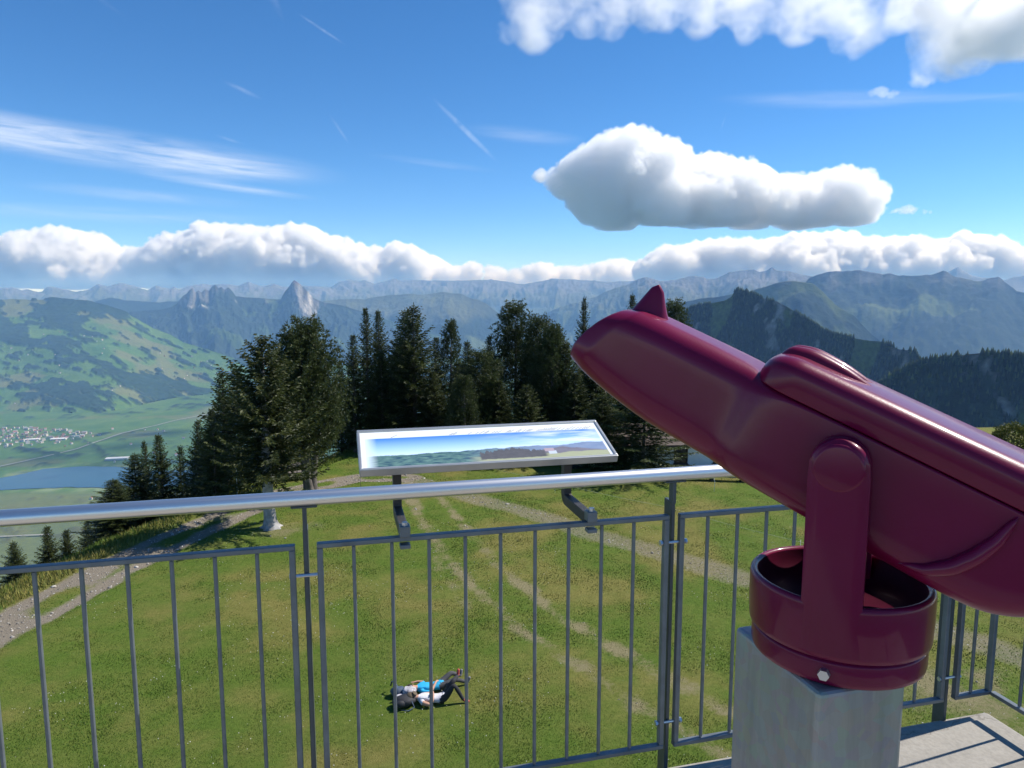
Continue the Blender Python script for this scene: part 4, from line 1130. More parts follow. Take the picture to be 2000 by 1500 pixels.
# ------------------------------------------------------------------ two people resting on the grass
m_skin = simple_mat("skin", (0.50, 0.28, 0.19), 0.6)
m_black = simple_mat("charcoal_trousers", (0.022, 0.022, 0.025), 0.85, var=.3, nscale=9)
m_grey = simple_mat("grey_trousers", (0.055, 0.055, 0.06), 0.85, var=.3, nscale=9)
m_white = simple_mat("white_grey_shirt", (0.60, 0.59, 0.62), 0.85, var=.25, nscale=12)
m_blue = simple_mat("cyan_shirt", (0.015, 0.36, 0.62), 0.8, var=.15, nscale=9)
m_red = simple_mat("red_shoe", (0.42, 0.06, 0.045), .6, var=.2); m_sole = simple_mat("grey_shoe", (0.16, 0.16, 0.17), .7, var=.2)
m_cap = simple_mat("olive_cap", (0.10, 0.075, 0.045), .85, var=.2); m_hair = simple_mat("dark_hair", (0.03, 0.02, 0.014), .6)
m_pack = simple_mat("black_rucksack", (0.018, 0.018, 0.022), .7, var=.3); m_patt = simple_mat("pale_patterned_jacket", (0.42, 0.40, 0.42), .85, var=.75, nscale=16)
m_navy = simple_mat("navy_rucksack", (0.045, 0.07, 0.11), .7, var=.5, nscale=10)

def person(name, label, joints, edges, radii, regions, loc, rz):
    """one continuous skinned body; regions: joint pair -> material"""
    root = empty(name, loc, rz)
    me = bpy.data.meshes.new("body"); names = list(joints)
    me.from_pydata([joints[k] for k in names], [(names.index(a), names.index(b)) for a, b in edges], [])
    o = bpy.data.objects.new("body", me); COL.objects.link(o)
    sk = o.modifiers.new("skin", 'SKIN'); sk.use_smooth_shade = True
    for i, k in enumerate(names):
        r = radii[k]; me.skin_vertices[0].data[i].radius = (r, r) if not isinstance(r, tuple) else r
    me.skin_vertices[0].data[names.index("pelvis")].use_root = True
    ss = o.modifiers.new("sub", 'SUBSURF'); ss.levels = 2; ss.render_levels = 2
    dg = bpy.context.evaluated_depsgraph_get(); dg.update()
    me2 = bpy.data.meshes.new_from_object(o.evaluated_get(dg)); bpy.data.objects.remove(o); me2.name = "body"
    mats = list(dict.fromkeys(regions.values()))
    me2.materials.clear()
    for m_ in mats: me2.materials.append(m_)
    rad_ = lambda k: radii[k] if not isinstance(radii[k], tuple) else sum(radii[k]) / 2
    segs = [(np.array(joints[a]), np.array(joints[b]), mats.index(regions[(a, b)]), rad_(a), rad_(b)) for a, b in edges]
    for pg in me2.polygons:
        c = np.array(pg.center); best = (9, 0)
        for A_, B_, mi, ra, rb in segs:
            t = np.clip((c - A_) @ (B_ - A_) / ((B_ - A_) @ (B_ - A_)), 0, 1); d_ = np.linalg.norm(c - A_ - t * (B_ - A_)) - (ra + (rb - ra) * t)
            if d_ < best[0]: best = (d_, mi)
        pg.material_index = best[1]; pg.use_smooth = True
    b = bpy.data.objects.new("body", me2); COL.objects.link(b); b.parent = root
    root.scale = (.9, .9, .9)
    tag(root, label, "person")
    return root

def fingers(J, E, R, REG, hand, tips, m_, side):
    for i, (tp, ln) in enumerate(tips):
        k1, k2 = f"{side}f{i}a", f"{side}f{i}b"
        h = np.array(J[hand]); d_ = np.array(tp)
        J[k1] = tuple(h + d_ * .5); J[k2] = tuple(h + d_ + np.array((0, 0, -.012)))
        R[k1], R[k2] = .010, .008
        E += [(hand, k1), (k1, k2)]; REG[(hand, k1)] = REG[(k1, k2)] = m_

def blob(name, c, s, m_, parent, sub=3, rot=None, amp=.0, seed=1):
    v, f = ico(sub); V_ = v * np.array(s)
    if amp: V_ = V_ * (1 + amp * 2 * (fbm(v[:, 0] * 2 + 5, v[:, 1] * 2 + 5, v[:, 2] * 2 + 5, oct=3, seed=seed) - .5))[:, None]
    if rot is not None: V_ = V_ @ np.array(rot).T
    return mobj(name, np_mesh(name, V_ + np.array(c), f, smooth=True), m_, parent)

# local axes: x = towards the feet, y = away from the camera, z = up.  A: nearer person, knees up, hands folded
HEAD = lambda x, y, z: dict(neck=(x + .13, y, z - .005), head=(x, y, z + .01), crown=(x - .10, y, z + .005))
J = dict(pelvis=(.72, 0, .13), waist=(.52, 0, .125), chest=(.32, 0, .14), shc=(.17, 0, .14), **HEAD(-.06, 0, .17),
         lsh=(.20, .19, .12), lel=(.40, .27, .10), lwr=(.46, .06, .25), lhand=(.43, -.02, .27), rsh=(.20, -.19, .12), rel=(.42, -.28, .10), rwr=(.48, -.06, .25), rhand=(.47, .02, .27),
         lhip=(.76, .10, .13), lkn=(1.02, .17, .50), lank=(1.13, .55, .40), ltoe=(1.16, .60, .58), rhip=(.76, -.10, .13), rkn=(1.02, -.10, .53), rank=(1.26, -.12, .10), rtoe=(1.42, -.14, .05))
E = [("pelvis", "waist"), ("waist", "chest"), ("chest", "shc"), ("shc", "neck"), ("neck", "head"), ("head", "crown"), ("shc", "lsh"), ("lsh", "lel"), ("lel", "lwr"), ("lwr", "lhand"), ("shc", "rsh"), ("rsh", "rel"), ("rel", "rwr"), ("rwr", "rhand"),
     ("pelvis", "lhip"), ("lhip", "lkn"), ("lkn", "lank"), ("lank", "ltoe"), ("pelvis", "rhip"), ("rhip", "rkn"), ("rkn", "rank"), ("rank", "rtoe")]
R = dict(pelvis=(.15, .11), waist=(.14, .10), chest=(.16, .115), shc=(.12, .09), neck=.055, head=(.085, .10), crown=.075, lsh=.065, lel=.047, lwr=.032, lhand=(.038, .02), rsh=.065, rel=.047, rwr=.032, rhand=(.038, .02),
         lhip=.10, lkn=.068, lank=.045, ltoe=.04, rhip=.10, rkn=.068, rank=.045, rtoe=.038)
def regs(shirt, pants, shoe, sleeve):
    r = {}
    for a, b in E:
        if a in ("lank", "rank"): r[(a, b)] = shoe
        elif a in ("lhip", "lkn", "rhip", "rkn", "pelvis") and b != "waist": r[(a, b)] = pants
        elif (a, b) in (("lsh", "lel"), ("rsh", "rel")): r[(a, b)] = sleeve
        elif a in ("lel", "lwr", "rel", "rwr", "neck", "head"): r[(a, b)] = m_skin
        else: r[(a, b)] = shirt
    r[("shc", "neck")] = m_skin
    return r
RG = regs(m_white, m_black, m_red, m_skin)
EA = list(E)
fingers(J, EA, R, RG, "lhand", [((-.05, -.07, .01), 1), ((-.03, -.085, .012), 1), ((-.01, -.085, .012), 1), ((.012, -.07, .01), 1), ((-.06, -.02, .02), 1)], m_skin, "l")
fingers(J, EA, R, RG, "rhand", [((-.05, .07, .012), 1), ((-.03, .085, .014), 1), ((-.01, .085, .014), 1), ((.012, .07, .012), 1), ((-.06, .02, .02), 1)], m_skin, "r")
pax, pay, prz = -2.28, 15.66, math.radians(6)
pA = person("person", "person in pale shirt, dark trousers and cap lying with knees up", J, EA, R, RG, (pax, pay, gz(pax, pay) + .01), prz)
blob("cap", (-.11, 0, .225), (.115, .115, .085), m_cap, pA); blob("cap_brim", (.0, 0, .295), (.075, .09, .014), m_cap, pA, 2, rot=Matrix.Rotation(.5, 3, 'Y'))
blob("nose", (-.035, 0, .285), (.018, .016, .02), m_skin, pA, 2)
pk = empty("rucksack", (pax - .24, pay - .08, gz(pax - .3, pay) + .02), .3)
blob("bag", (0, 0, .12), (.27, .19, .125), m_pack, pk, 3, amp=.22, seed=3); blob("front_pocket", (-.10, -.13, .12), (.13, .07, .09), m_pack, pk, 2, amp=.15, seed=4)
tube_obj("strap", [(.15, -.12, .16), (.20, -.22, .05), (.05, -.28, .02), (-.1, -.22, .03)], .014, m_navy, pk, 6)
tag(pk, "black rucksack under the head of the person in the cap", "rucksack")
# B: behind, cyan shirt, legs stretched towards the right
J2 = dict(J); R2 = dict(R)
for k in [q for q in J2 if q[1:2] == "f" and q[2:3].isdigit()]: J2.pop(k); R2.pop(k)
J2.update(lkn=(1.08, .20, .30), lank=(1.38, .30, .10), ltoe=(1.42, .34, .28), rkn=(1.12, -.06, .24), rank=(1.48, -.05, .08), rtoe=(1.54, -.06, .24),
          lel=(.36, .34, .08), lwr=(.18, .42, .10), lhand=(.09, .43, .09), rel=(.40, -.27, .14), rwr=(.56, -.10, .26), rhand=(.60, -.04, .27))
RB = regs(m_blue, m_grey, m_sole, m_blue)
EB = list(E)
fingers(J2, EB, R2, RB, "rhand", [((.06, .05, .012), 1), ((.075, .03, .012), 1), ((.08, .01, .01), 1), ((.07, -.01, .008), 1), ((.02, .06, .02), 1)], m_skin, "r")
fingers(J2, EB, R2, RB, "lhand", [((-.06, .05, .01), 1), ((-.08, .03, .01), 1), ((-.085, .01, .01), 1), ((-.075, -.015, .008), 1), ((-.02, -.05, .01), 1)], m_skin, "l")
pbx, pby = -2.36, 16.08
pB = person("person", "person in a bright blue shirt and grey trousers stretched out behind", J2, EB, R2, RB, (pbx, pby, gz(pbx, pby) + .01), math.radians(20))
blob("hair", (-.12, 0, .19), (.105, .105, .11), m_hair, pB, 3, amp=.06); blob("nose", (-.035, 0, .285), (.018, .016, .02), m_skin, pB, 2)
jk = empty("folded_jacket", (pbx - .10, pby - .14, gz(pbx, pby) + .02), .4)
blob("cloth", (0, 0, .15), (.16, .12, .12), m_patt, jk, 3, amp=.35, seed=8); blob("sleeve", (-.22, -.05, .08), (.15, .07, .07), m_patt, jk, 2, amp=.25, seed=9)
tag(jk, "crumpled pale patterned jacket by the blue-shirted person's head", "jacket")
p2_ = empty("rucksack", (pbx - .36, pby - .06, gz(pbx - .4, pby) + .01), -.3)
blob("bag", (0, 0, .11), (.20, .15, .12), m_navy, p2_, 3, amp=.3, seed=11); tube_obj("strap", [(-.05, .06, .18), (-.16, .12, .26), (-.26, .16, .24), (-.30, .18, .12)], .02, m_navy, p2_, 6)
tag(p2_, "slate blue rucksack lying left of the patterned jacket", "rucksack")

# ------------------------------------------------------------------ viewing platform and railing
PHI = math.atan(0.24984)
RO = Vector((0, 2.0423, 0))
m_conc, n, l, p = mat("platform_concrete")
tc = n.new("ShaderNodeTexCoord")
nb1 = noise_node(n, l, 2.2, 8, 0.65, tc.outputs["Object"]); nb2 = noise_node(n, l, 60, 4, 0.6, tc.outputs["Object"])
r1 = ramp(n, l, nb1.outputs["Fac"], [(0.30, (0.19, 0.172, 0.145)), (0.55, (0.34, 0.315, 0.27)), (0.75, (0.27, 0.25, 0.215))])
mx = n.new("ShaderNodeMix"); mx.data_type = 'RGBA'; mx.blend_type = 'MULTIPLY'; mx.inputs["Factor"].default_value = .5
r2 = ramp(n, l, nb2.outputs["Fac"], [(0.35, (0.72, 0.72, 0.72)), (0.6, (1, 1, 1))])
l.new(r1.outputs[0], mx.inputs["A"]); l.new(r2.outputs[0], mx.inputs["B"])
vo = n.new("ShaderNodeTexVoronoi"); vo.feature = 'DISTANCE_TO_EDGE'; vo.inputs["Scale"].default_value = 1.3
wv = noise_node(n, l, 5, 5, .6, tc.outputs["Object"]); av = n.new("ShaderNodeVectorMath"); av.operation = 'MULTIPLY_ADD'
av.inputs[1].default_value = (.25, .25, .25); l.new(wv.outputs["Color"], av.inputs[0]); l.new(tc.outputs["Object"], av.inputs[2]); l.new(av.outputs[0], vo.inputs["Vector"])
ck = ramp(n, l, vo.outputs["Distance"], [(0.0, (0.35, 0.33, 0.30)), (0.006, (1, 1, 1))])
mx2 = n.new("ShaderNodeMix"); mx2.data_type = 'RGBA'; mx2.blend_type = 'MULTIPLY'; mx2.inputs["Factor"].default_value = .6
l.new(mx.outputs["Result"], mx2.inputs["A"]); l.new(ck.outputs[0], mx2.inputs["B"]); l.new(mx2.outputs["Result"], p.inputs["Base Color"])
p.inputs["Roughness"].default_value = 0.92
bp = n.new("ShaderNodeBump"); bp.inputs["Strength"].default_value = .35; bp.inputs["Distance"].default_value = .006; l.new(nb2.outputs["Fac"], bp.inputs["Height"]); l.new(bp.outputs[0], p.inputs["Normal"])

CU = 1.835                                            # corner of the railing along its length
bm = bmesh.new()
pl_ = [(-4.2, .018), (CU + .012, .018), (CU + .012, -4.0), (-4.2, -4.0)]
top = [bm.verts.new((u, v, 0)) for u, v in pl_]; bot = [bm.verts.new((u, v, -.22)) for u, v in pl_]
bm.faces.new(top[::-1]); bm.faces.new(bot)
for i in range(4): bm.faces.new((top[i], top[(i + 1) % 4], bot[(i + 1) % 4], bot[i]))
bmesh.ops.recalc_face_normals(bm, faces=bm.faces)
slab = bm_obj("platform_floor", bm, m_conc); slab.location = RO; slab.rotation_euler = (0, 0, PHI)
bevel_mod(slab, .012, 2)
tag(slab, "pale concrete floor of the viewing platform", "floor", kind="structure")
bm = bmesh.new(); add_box(bm, (-1.2, -2.2, -4.6), (5.2, 3.2, 8.76))
tw = bm_obj("platform_tower", bm, simple_mat("tower_concrete", (0.33, 0.32, 0.30), .9, var=.2, nscale=1.0)); tw.location = RO; tw.rotation_euler = (0, 0, PHI)
tag(tw, "concrete tower carrying the viewing platform", "tower", kind="structure")

m_rail = simple_mat("grey_blue_galvanised_paint", (0.150, 0.170, 0.182), 0.42, metallic=0.35, var=0.22, nscale=14, bump=.08, bscale=220)
m_railp = simple_mat("dark_grey_post_paint", (0.075, 0.090, 0.098), 0.40, metallic=0.35, var=0.25, nscale=9, bump=.08, bscale=200)
m_steel, n, l, p = mat("brushed_stainless")
p.inputs["Base Color"].default_value = (0.78, 0.77, 0.75, 1); p.inputs["Metallic"].default_value = 1.0; p.inputs["Roughness"].default_value = 0.26
tc = n.new("ShaderNodeTexCoord"); mp = n.new("ShaderNodeMapping"); mp.inputs["Scale"].default_value = (1.5, 160, 160); l.new(tc.outputs["Object"], mp.inputs[0])
nz = noise_node(n, l, 1.0, 3, .6, mp.outputs[0]); rr_ = n.new("ShaderNodeMapRange"); rr_.inputs["To Min"].default_value = .30; rr_.inputs["To Max"].default_value = .46
l.new(nz.outputs["Fac"], rr_.inputs["Value"]); l.new(rr_.outputs[0], p.inputs["Roughness"])
m_bolt = simple_mat("zinc_bolt", (0.55, 0.56, 0.58), 0.35, metallic=0.9)

rail = empty("railing", RO, PHI)
tag(rail, "grey metal platform railing with vertical bars and a round steel handrail", "railing")
ZH, ZT, ZB = 1.0, 0.864, 0.092
# handrail: front run, rounded corner, return towards the viewer
path = [(-4.1, 0, ZH), (-3, 0, ZH), (-1.5, 0, ZH), (0, 0, ZH), (1.0, 0, ZH), (CU - .10, 0, ZH)]
path += [(CU - .10 + .10 * math.sin(a), -.10 + .10 * math.cos(a), ZH) for a in np.linspace(.3, math.pi / 2, 5)] + [(CU, -1.0, ZH), (CU, -2.5, ZH), (CU, -3.9, ZH)]
tube_obj("handrail", path, .0213, m_steel, rail, 24)

def rail_post(u, v, along):
    """flat-bar post bolted to the slab's edge; along: 0 front run, 1 return"""
    bm = bmesh.new()
    s1, s2 = .013, .052
    c = (u, v + .030, 0) if not along else (u + .030, v, 0)
    full = (s1, s2) if not along else (s2, s1)
    add_box(bm, (c[0], c[1], .33), (full[0], full[1], 1.16), .0015, 1)
    top_ = (u, v + .012, 0) if not along else (u + .012, v, 0)
    add_box(bm, (top_[0], top_[1], .942), ((s1 - .002) if not along else .030, .030 if not along else (s1 - .002), .075), .0015, 1)
    po = bm_obj("post", bm, m_railp, rail)
    bm = bmesh.new(); add_box(bm, (u, v, ZH - .0225), (.07 if not along else .022, .022 if not along else .07, .005), .001, 1); bm_obj("saddle", bm, m_railp, po)
    return po
def bolt(parent, u, v, z, along, ln=.085):
    a, b = ((u - ln / 2, v, z), (u + ln / 2, v, z)) if not along else ((u, v - ln / 2, z), (u, v + ln / 2, z))
    V1_, F1_ = tube([a, b], [.0052, .0052], 8)
    parts = [(V1_, F1_)]
    for e, s in ((a, -1), (b, 1)):
        d_ = np.array((1, 0, 0)) if not along else np.array((0, 1, 0))
        parts.append(tube([np.array(e) - d_ * .003, np.array(e) + d_ * .004], [.0088, .0088], 6))
    V_, F_ = merge_vf(parts)
    mobj("bolt", py_mesh("bolt", V_, F_, False), m_bolt, parent)
BAR = bpy.data.meshes.new("bar")
bm = bmesh.new(); add_box(bm, (0, 0, 0), (.0100, .0100, ZT - ZB - .018), .002, 1); bm.to_mesh(BAR); bm.free()
BAR.materials.append(m_rail)
def panel(u0, u1, bars, along=0, v=0.0, ends=True):
    """welded frame of flat rails with its bars as pieces"""
    bm = bmesh.new()
    L_ = u1 - u0
    def put(c, s):
        if along: c, s = (c[1], -c[0], c[2]), (s[1], s[0], s[2])
        add_box(bm, c, s, .0018, 1)
    put(((u0 + u1) / 2, v, ZT), (L_, .022, .014)); put(((u0 + u1) / 2, v, ZB), (L_, .022, .014))
    if ends:
        for u in ((u0 + .008, u1 - .008) if ends is True else (u0 + .008,) if ends == 'a' else (u1 - .008,)): put((u, v, (ZT + ZB) / 2), (.016, .0215, ZT - ZB - .014))
    fr = bm_obj("panel_frame", bm, m_rail, rail)
    for b_ in bars:
        o = bpy.data.objects.new("bar", BAR); COL.objects.link(o); o.parent = fr
        o.location = (b_, v, (ZT + ZB) / 2) if not along else (v, -b_, (ZT + ZB) / 2)
    return fr
S = .1075
panel(-1.69, -.618, [-.718 - S * k for k in range(9)])
panel(-2.82, -1.745, [-1.85 - S * k for k in range(9)])
panel(-.56, .507, [-.46 + .1063 * k for k in range(9)])
panel(.544, 1.618, [.645 + .1063 * k for k in range(9)])
f1 = panel(1.668, CU, [1.745])
panel(.012, 1.0, [.012 + S * k for k in range(1, 9)], along=1, v=CU - .002, ends='b')
panel(1.06, 2.1, [1.06 + S * k for k in range(1, 9)], along=1, v=CU)
for u in (-2.85 + .07, -1.717, -.590, .5255, 1.643):
    po = rail_post(u, 0, 0)
    for z_ in (.78, .172): bolt(po, u, 0.0, z_, 0)
for v_ in (-1.03, -2.13):
    po = rail_post(CU, v_, 1)
    for z_ in (.78, .172): bolt(po, CU, v_, z_, 1)

# ------------------------------------------------------------------ panorama board on brackets
m_frame = simple_mat("anodised_board_frame", (0.52, 0.52, 0.50), 0.36, metallic=0.75, var=0.12, nscale=6)
m_brk = simple_mat("dark_bracket_steel", (0.055, 0.050, 0.046), 0.5, metallic=0.3, var=0.3, nscale=8)
m_print, n, l, p = mat("panorama_print")
# flat print: white margin with peak names, blue sky, hazy hills, dark trees, green foreground (u = 0..1 along, v = 0..1 up)
tc = n.new("ShaderNodeTexCoord"); sx = n.new("ShaderNodeSeparateXYZ"); l.new(tc.outputs["UV"], sx.inputs[0])
u_, v_ = sx.outputs[0], sx.outputs[1]
def M(op, a, b=None, clamp=False):
    q = n.new("ShaderNodeMath"); q.operation = op; q.use_clamp = clamp
    for i, x_ in enumerate((a, b)):
        if x_ is None: continue
        if isinstance(x_, (int, float)): q.inputs[i].default_value = x_
        else: l.new(x_, q.inputs[i])
    return q.outputs[0]
def MX(f, a, b):
    q = n.new("ShaderNodeMix"); q.data_type = 'RGBA'; l.new(f, q.inputs["Factor"])
    for s_, x_ in (("A", a), ("B", b)):
        if isinstance(x_, tuple): q.inputs[s_].default_value = (*x_, 1)
        else: l.new(x_, q.inputs[s_])
    return q.outputs["Result"]
def step(x_, e, s=60.0): return M('MULTIPLY_ADD' if False else 'ADD', M('MULTIPLY', M('SUBTRACT', x_, e), s), 0.5, True)
def N1(sx_, sy_, sd, det=5):
    c = n.new("ShaderNodeCombineXYZ"); l.new(M('MULTIPLY', u_, sx_), c.inputs[0]); l.new(M('MULTIPLY', v_, sy_), c.inputs[1]); c.inputs[2].default_value = sd
    return noise_node(n, l, 1.0, det, .6, c.outputs[0]).outputs["Fac"]
skyr = ramp(n, l, v_, [(0.30, (0.62, 0.78, 0.93)), (0.52, (0.33, 0.56, 0.90)), (0.80, (0.045, 0.20, 0.72))])
cl_ = M('MULTIPLY', M('MULTIPLY', M('SUBTRACT', N1(5, 9, 4.0), .42), 4.0, True), M('MULTIPLY', M('SUBTRACT', u_, .45), 2.2, True), True)
sk_ = MX(cl_, skyr.outputs[0], (0.80, 0.86, 0.93))
hor = M('ADD', M('MULTIPLY', M('SUBTRACT', N1(7, 0, 1.0), .5), .20), M('ADD', .31, M('MULTIPLY', u_, .10)))
hill1 = MX(M('MULTIPLY', M('SUBTRACT', N1(26, 34, 2.0, 8), .36), 3.4, True), (0.015, 0.055, 0.10), (0.16, 0.29, 0.24))
fr_ = M('MULTIPLY', M('SUBTRACT', u_, .38), 3.0, True)
hill1 = MX(fr_, hill1, MX(N1(20, 14, 9.0), (0.12, 0.19, 0.34), (0.30, 0.36, 0.48)))
c0 = MX(step(v_, hor, 90), hill1, sk_)
h2 = M('ADD', M('MULTIPLY', M('SUBTRACT', N1(10, 0, 6.0), .5), .16), M('SUBTRACT', .33, M('MULTIPLY', M('ABSOLUTE', M('SUBTRACT', u_, .80)), .9)))
c0 = MX(step(v_, h2, 80), MX(N1(26, 20, 3.3), (0.12, 0.11, 0.15), (0.26, 0.25, 0.28)), c0)
gnd = M('MULTIPLY', step(u_, .44, 14), M('SUBTRACT', 1.0, step(v_, M('ADD', .06, M('MULTIPLY', N1(5, 0, 2.2), .20)), 40)), True)
c0 = MX(gnd, c0, MX(N1(30, 20, 7.0), (0.36, 0.34, 0.25), (0.38, 0.44, 0.24)))
th = M('ADD', M('MULTIPLY', N1(46, 0, 5.0, 4), .38), M('MULTIPLY', M('ABSOLUTE', M('SUBTRACT', u_, .585)), -.75))
tree_m = M('MULTIPLY', M('SUBTRACT', 1.0, step(v_, M('ADD', th, .16), 50)), M('MULTIPLY', step(v_, M('ADD', .05, M('MULTIPLY', N1(30, 0, 8.0), .06)), 60), M('MULTIPLY', step(u_, .455, 120), M('SUBTRACT', 1.0, step(u_, .725, 60)))), True)
c0 = MX(tree_m, c0, MX(N1(60, 30, 1.5), (0.055, 0.055, 0.058), (0.15, 0.145, 0.15)))
def rect(u0, u1, v0, v1): return M('MULTIPLY', M('MULTIPLY', step(u_, u0, 400), M('SUBTRACT', 1.0, step(u_, u1, 400))), M('MULTIPLY', step(v_, v0, 150), M('SUBTRACT', 1.0, step(v_, v1, 150))))
c0 = MX(rect(.735, .768, .14, .225), c0, (0.52, 0.58, 0.66)); c0 = MX(rect(.722, .762, .215, .30), c0, (0.42, 0.33, 0.36))
inner = rect(.018, .985, .035, .80)
fade = M('MULTIPLY', M('SUBTRACT', u_, .018), 22.0, True)
c0 = MX(fade, (0.68, 0.80, 0.86), c0)
c0 = MX(inner, (0.76, 0.79, 0.80), c0)
l.new(c0, p.inputs["Base Color"]); p.inputs["Roughness"].default_value = 0.35; p.inputs["Coat Weight"].default_value = .15; p.inputs["Coat Roughness"].default_value = .3
m_ink = simple_mat("grey_lettering", (0.22, 0.23, 0.24), .6)

BW, BD = 0.826, 0.226
TILT = math.atan2(.080, .21)
def make_board(name, label, loc, rz):
    """board frame local: x along the rail, y outwards, z up; origin on the panel's top rail"""
    r = empty(name, loc, rz)
    tag(r, label, "info board")
    T = Matrix.Translation((0, .14, .170)) @ Matrix.Rotation(TILT, 4, 'X')
    def tb(nm_, c, s, m_, par, bev=.0):
        o = box(nm_, c, s, m_, par, bev=bev); o.matrix_local = T if par is r else Matrix.Identity(4); return o
    plate = tb("back_plate", (0, BD / 2, -.010), (BW - .004, BD - .004, .012), m_frame, r, .001)
    me = np_mesh("print_sheet", [(-BW / 2 + .008, .007, 0), (BW / 2 - .008, .007, 0), (BW / 2 - .008, BD - .007, 0), (-BW / 2 + .008, BD - .007, 0)], [(0, 1, 2, 3)])
    uv = me.uv_layers.new(name="UVMap"); uv.data.foreach_set("uv", np.array([0, 0, 1, 0, 1, 1, 0, 1], np.float32))
    sh = mobj("print_sheet", me, m_print, r); sh.matrix_local = T @ Matrix.Translation((0, 0, -.001))
    for nm_, c, s in (("frame_front", (0, .003, -.009), (BW, .010, .026)), ("frame_rear", (0, BD - .003, -.009), (BW, .010, .026)), ("frame_side", (-BW / 2 + .004, BD / 2, -.0095), (.0095, BD - .018, .025)), ("frame_side", (BW / 2 - .004, BD / 2, -.0095), (.0095, BD - .018, .025))):
        tb(nm_, c, s, m_frame, r, .002)
    # slanted peak names on the white margin (too small to read) and hairline pointers
    g = np.random.default_rng(5)
    bm = bmesh.new()
    us = [.116, .354, .362, .372, .434, .466, .482, .500, .508, .535, .548, .560, .596, .604, .612, .640, .650, .668, .682, .690, .698] + [.73 + .0092 * k for k in range(9)] + [.822, .842, .86, .87, .886, .905, .92, .935, .945, .955]
    for q in us:
        x0 = -BW / 2 + .014 + (BW - .028) * q; y0 = .012 + (BD - .024) * .825; ln = g.uniform(.014, .030)
        k = 0.0
        while k < ln:                         # a word is a row of short strokes
            sg = g.uniform(.0022, .005)
            add_box(bm, (x0 + (k + sg / 2) * .78, y0 + (k + sg / 2) * .62 * .9, .0006), (sg, .0009, .0008), rot=Matrix.Rotation(math.atan2(.62 * .9, .78), 3, 'Z'))
            k += sg + .0008
    le = bm_obj("lettering", bm, m_ink, sh)
    # brackets: clamp on the rail, arm outwards, upright, foot plate under the board
    for x0 in (-.296, .268):
        bm = bmesh.new()
        pts_ = [(0, .012), (.20, .012), (.213, .012)] + [(.213 + .022 * math.sin(a), .034 - .022 * math.cos(a)) for a in np.linspace(.35, math.pi / 2 - .2, 4)] + [(.235, .036), (.235, .06), (.235, .13), (.235, .182)]
        w_, h_ = .013, .017
        prev = None
        pp = np.array(pts_); tg = np.gradient(pp, axis=0); tg /= np.hypot(tg[:, 0], tg[:, 1])[:, None]
        rings = []
        for (y_, z_), t in zip(pts_, tg):
            nx = np.array((-t[1], t[0]))
            rings.append([bm.verts.new((x0 + sx_ * w_, y_ + nx[0] * sn * h_, z_ + nx[1] * sn * h_)) for sx_, sn in ((-1, -1), (1, -1), (1, 1), (-1, 1))])
        for a, b in zip(rings[:-1], rings[1:]):
            for i in range(4): bm.faces.new((a[i], a[(i + 1) % 4], b[(i + 1) % 4], b[i]))
        bm.faces.new(rings[0][::-1]); bm.faces.new(rings[-1])
        bmesh.ops.recalc_face_normals(bm, faces=bm.faces)
        br = bevel_mod(bm_obj("bracket", bm, m_brk, r), .002, 2)
        box("clamp_top", (x0, -.002, .024), (.030, .036, .032), m_rail, br, .002); box("clamp_foot", (x0, -.006, -.020), (.030, .030, .012), m_rail, br, .002)
        V_, F_ = tube([(x0, -.008, .040), (x0, -.008, .050)], [.009, .009], 6); mobj("nut", py_mesh("nut", V_, F_, False), m_bolt, br)
        box("foot_plate", (x0, .235, .178), (.060, .070, .006), m_brk, br)
    return r
fr = Matrix.Translation(RO) @ Matrix.Rotation(PHI, 4, 'Z')
q = fr @ Vector((-.021, 0, ZT)); make_board("info_board", "long tilted panorama board clamped outside the front railing", q, PHI)
q = fr @ Vector((CU, -.78, ZT)); make_board("info_board", "second panorama board outside the frame whose shadow lies on the platform floor", q, PHI - math.pi / 2)

# ------------------------------------------------------------------ coin telescope
m_plum, n, l, p = mat("plum_gloss_paint")
p.inputs["Base Color"].default_value = (0.130, 0.0040, 0.032, 1); p.inputs["Metallic"].default_value = 0.0; p.inputs["Roughness"].default_value = 0.36
p.inputs["Specular IOR Level"].default_value = .14
p.inputs["Coat Weight"].default_value = .38; p.inputs["Coat Roughness"].default_value = .09
tc = n.new("ShaderNodeTexCoord"); nz = noise_node(n, l, 7, 6, .6, tc.outputs["Object"]); r1 = ramp(n, l, nz.outputs["Fac"], [(0.3, (0.128, 0.0026, 0.027)), (0.7, (0.160, 0.0038, 0.040))]); l.new(r1.outputs[0], p.inputs["Base Color"])
nz2 = noise_node(n, l, 3.0, 7, .7, tc.outputs["Object"]); mr = n.new("ShaderNodeMapRange"); mr.inputs["To Min"].default_value = .28; mr.inputs["To Max"].default_value = .46; l.new(nz2.outputs["Fac"], mr.inputs["Value"]); l.new(mr.outputs[0], p.inputs["Roughness"])
nz3 = noise_node(n, l, 420, 2, .5, tc.outputs["Object"]); bp = n.new("ShaderNodeBump"); bp.inputs["Strength"].default_value = .06; bp.inputs["Distance"].default_value = .002; l.new(nz3.outputs["Fac"], bp.inputs["Height"]); l.new(bp.outputs[0], p.inputs["Normal"])
m_galv, n, l, p = mat("galvanised_pedestal")
tc = n.new("ShaderNodeTexCoord"); mp = n.new("ShaderNodeMapping"); mp.inputs["Scale"].default_value = (6, 6, .9); l.new(tc.outputs["Object"], mp.inputs[0])
nz = noise_node(n, l, 2.2, 8, .66, mp.outputs[0], .4); vg = n.new("ShaderNodeTexVoronoi"); vg.inputs["Scale"].default_value = 70; l.new(tc.outputs["Object"], vg.inputs["Vector"])
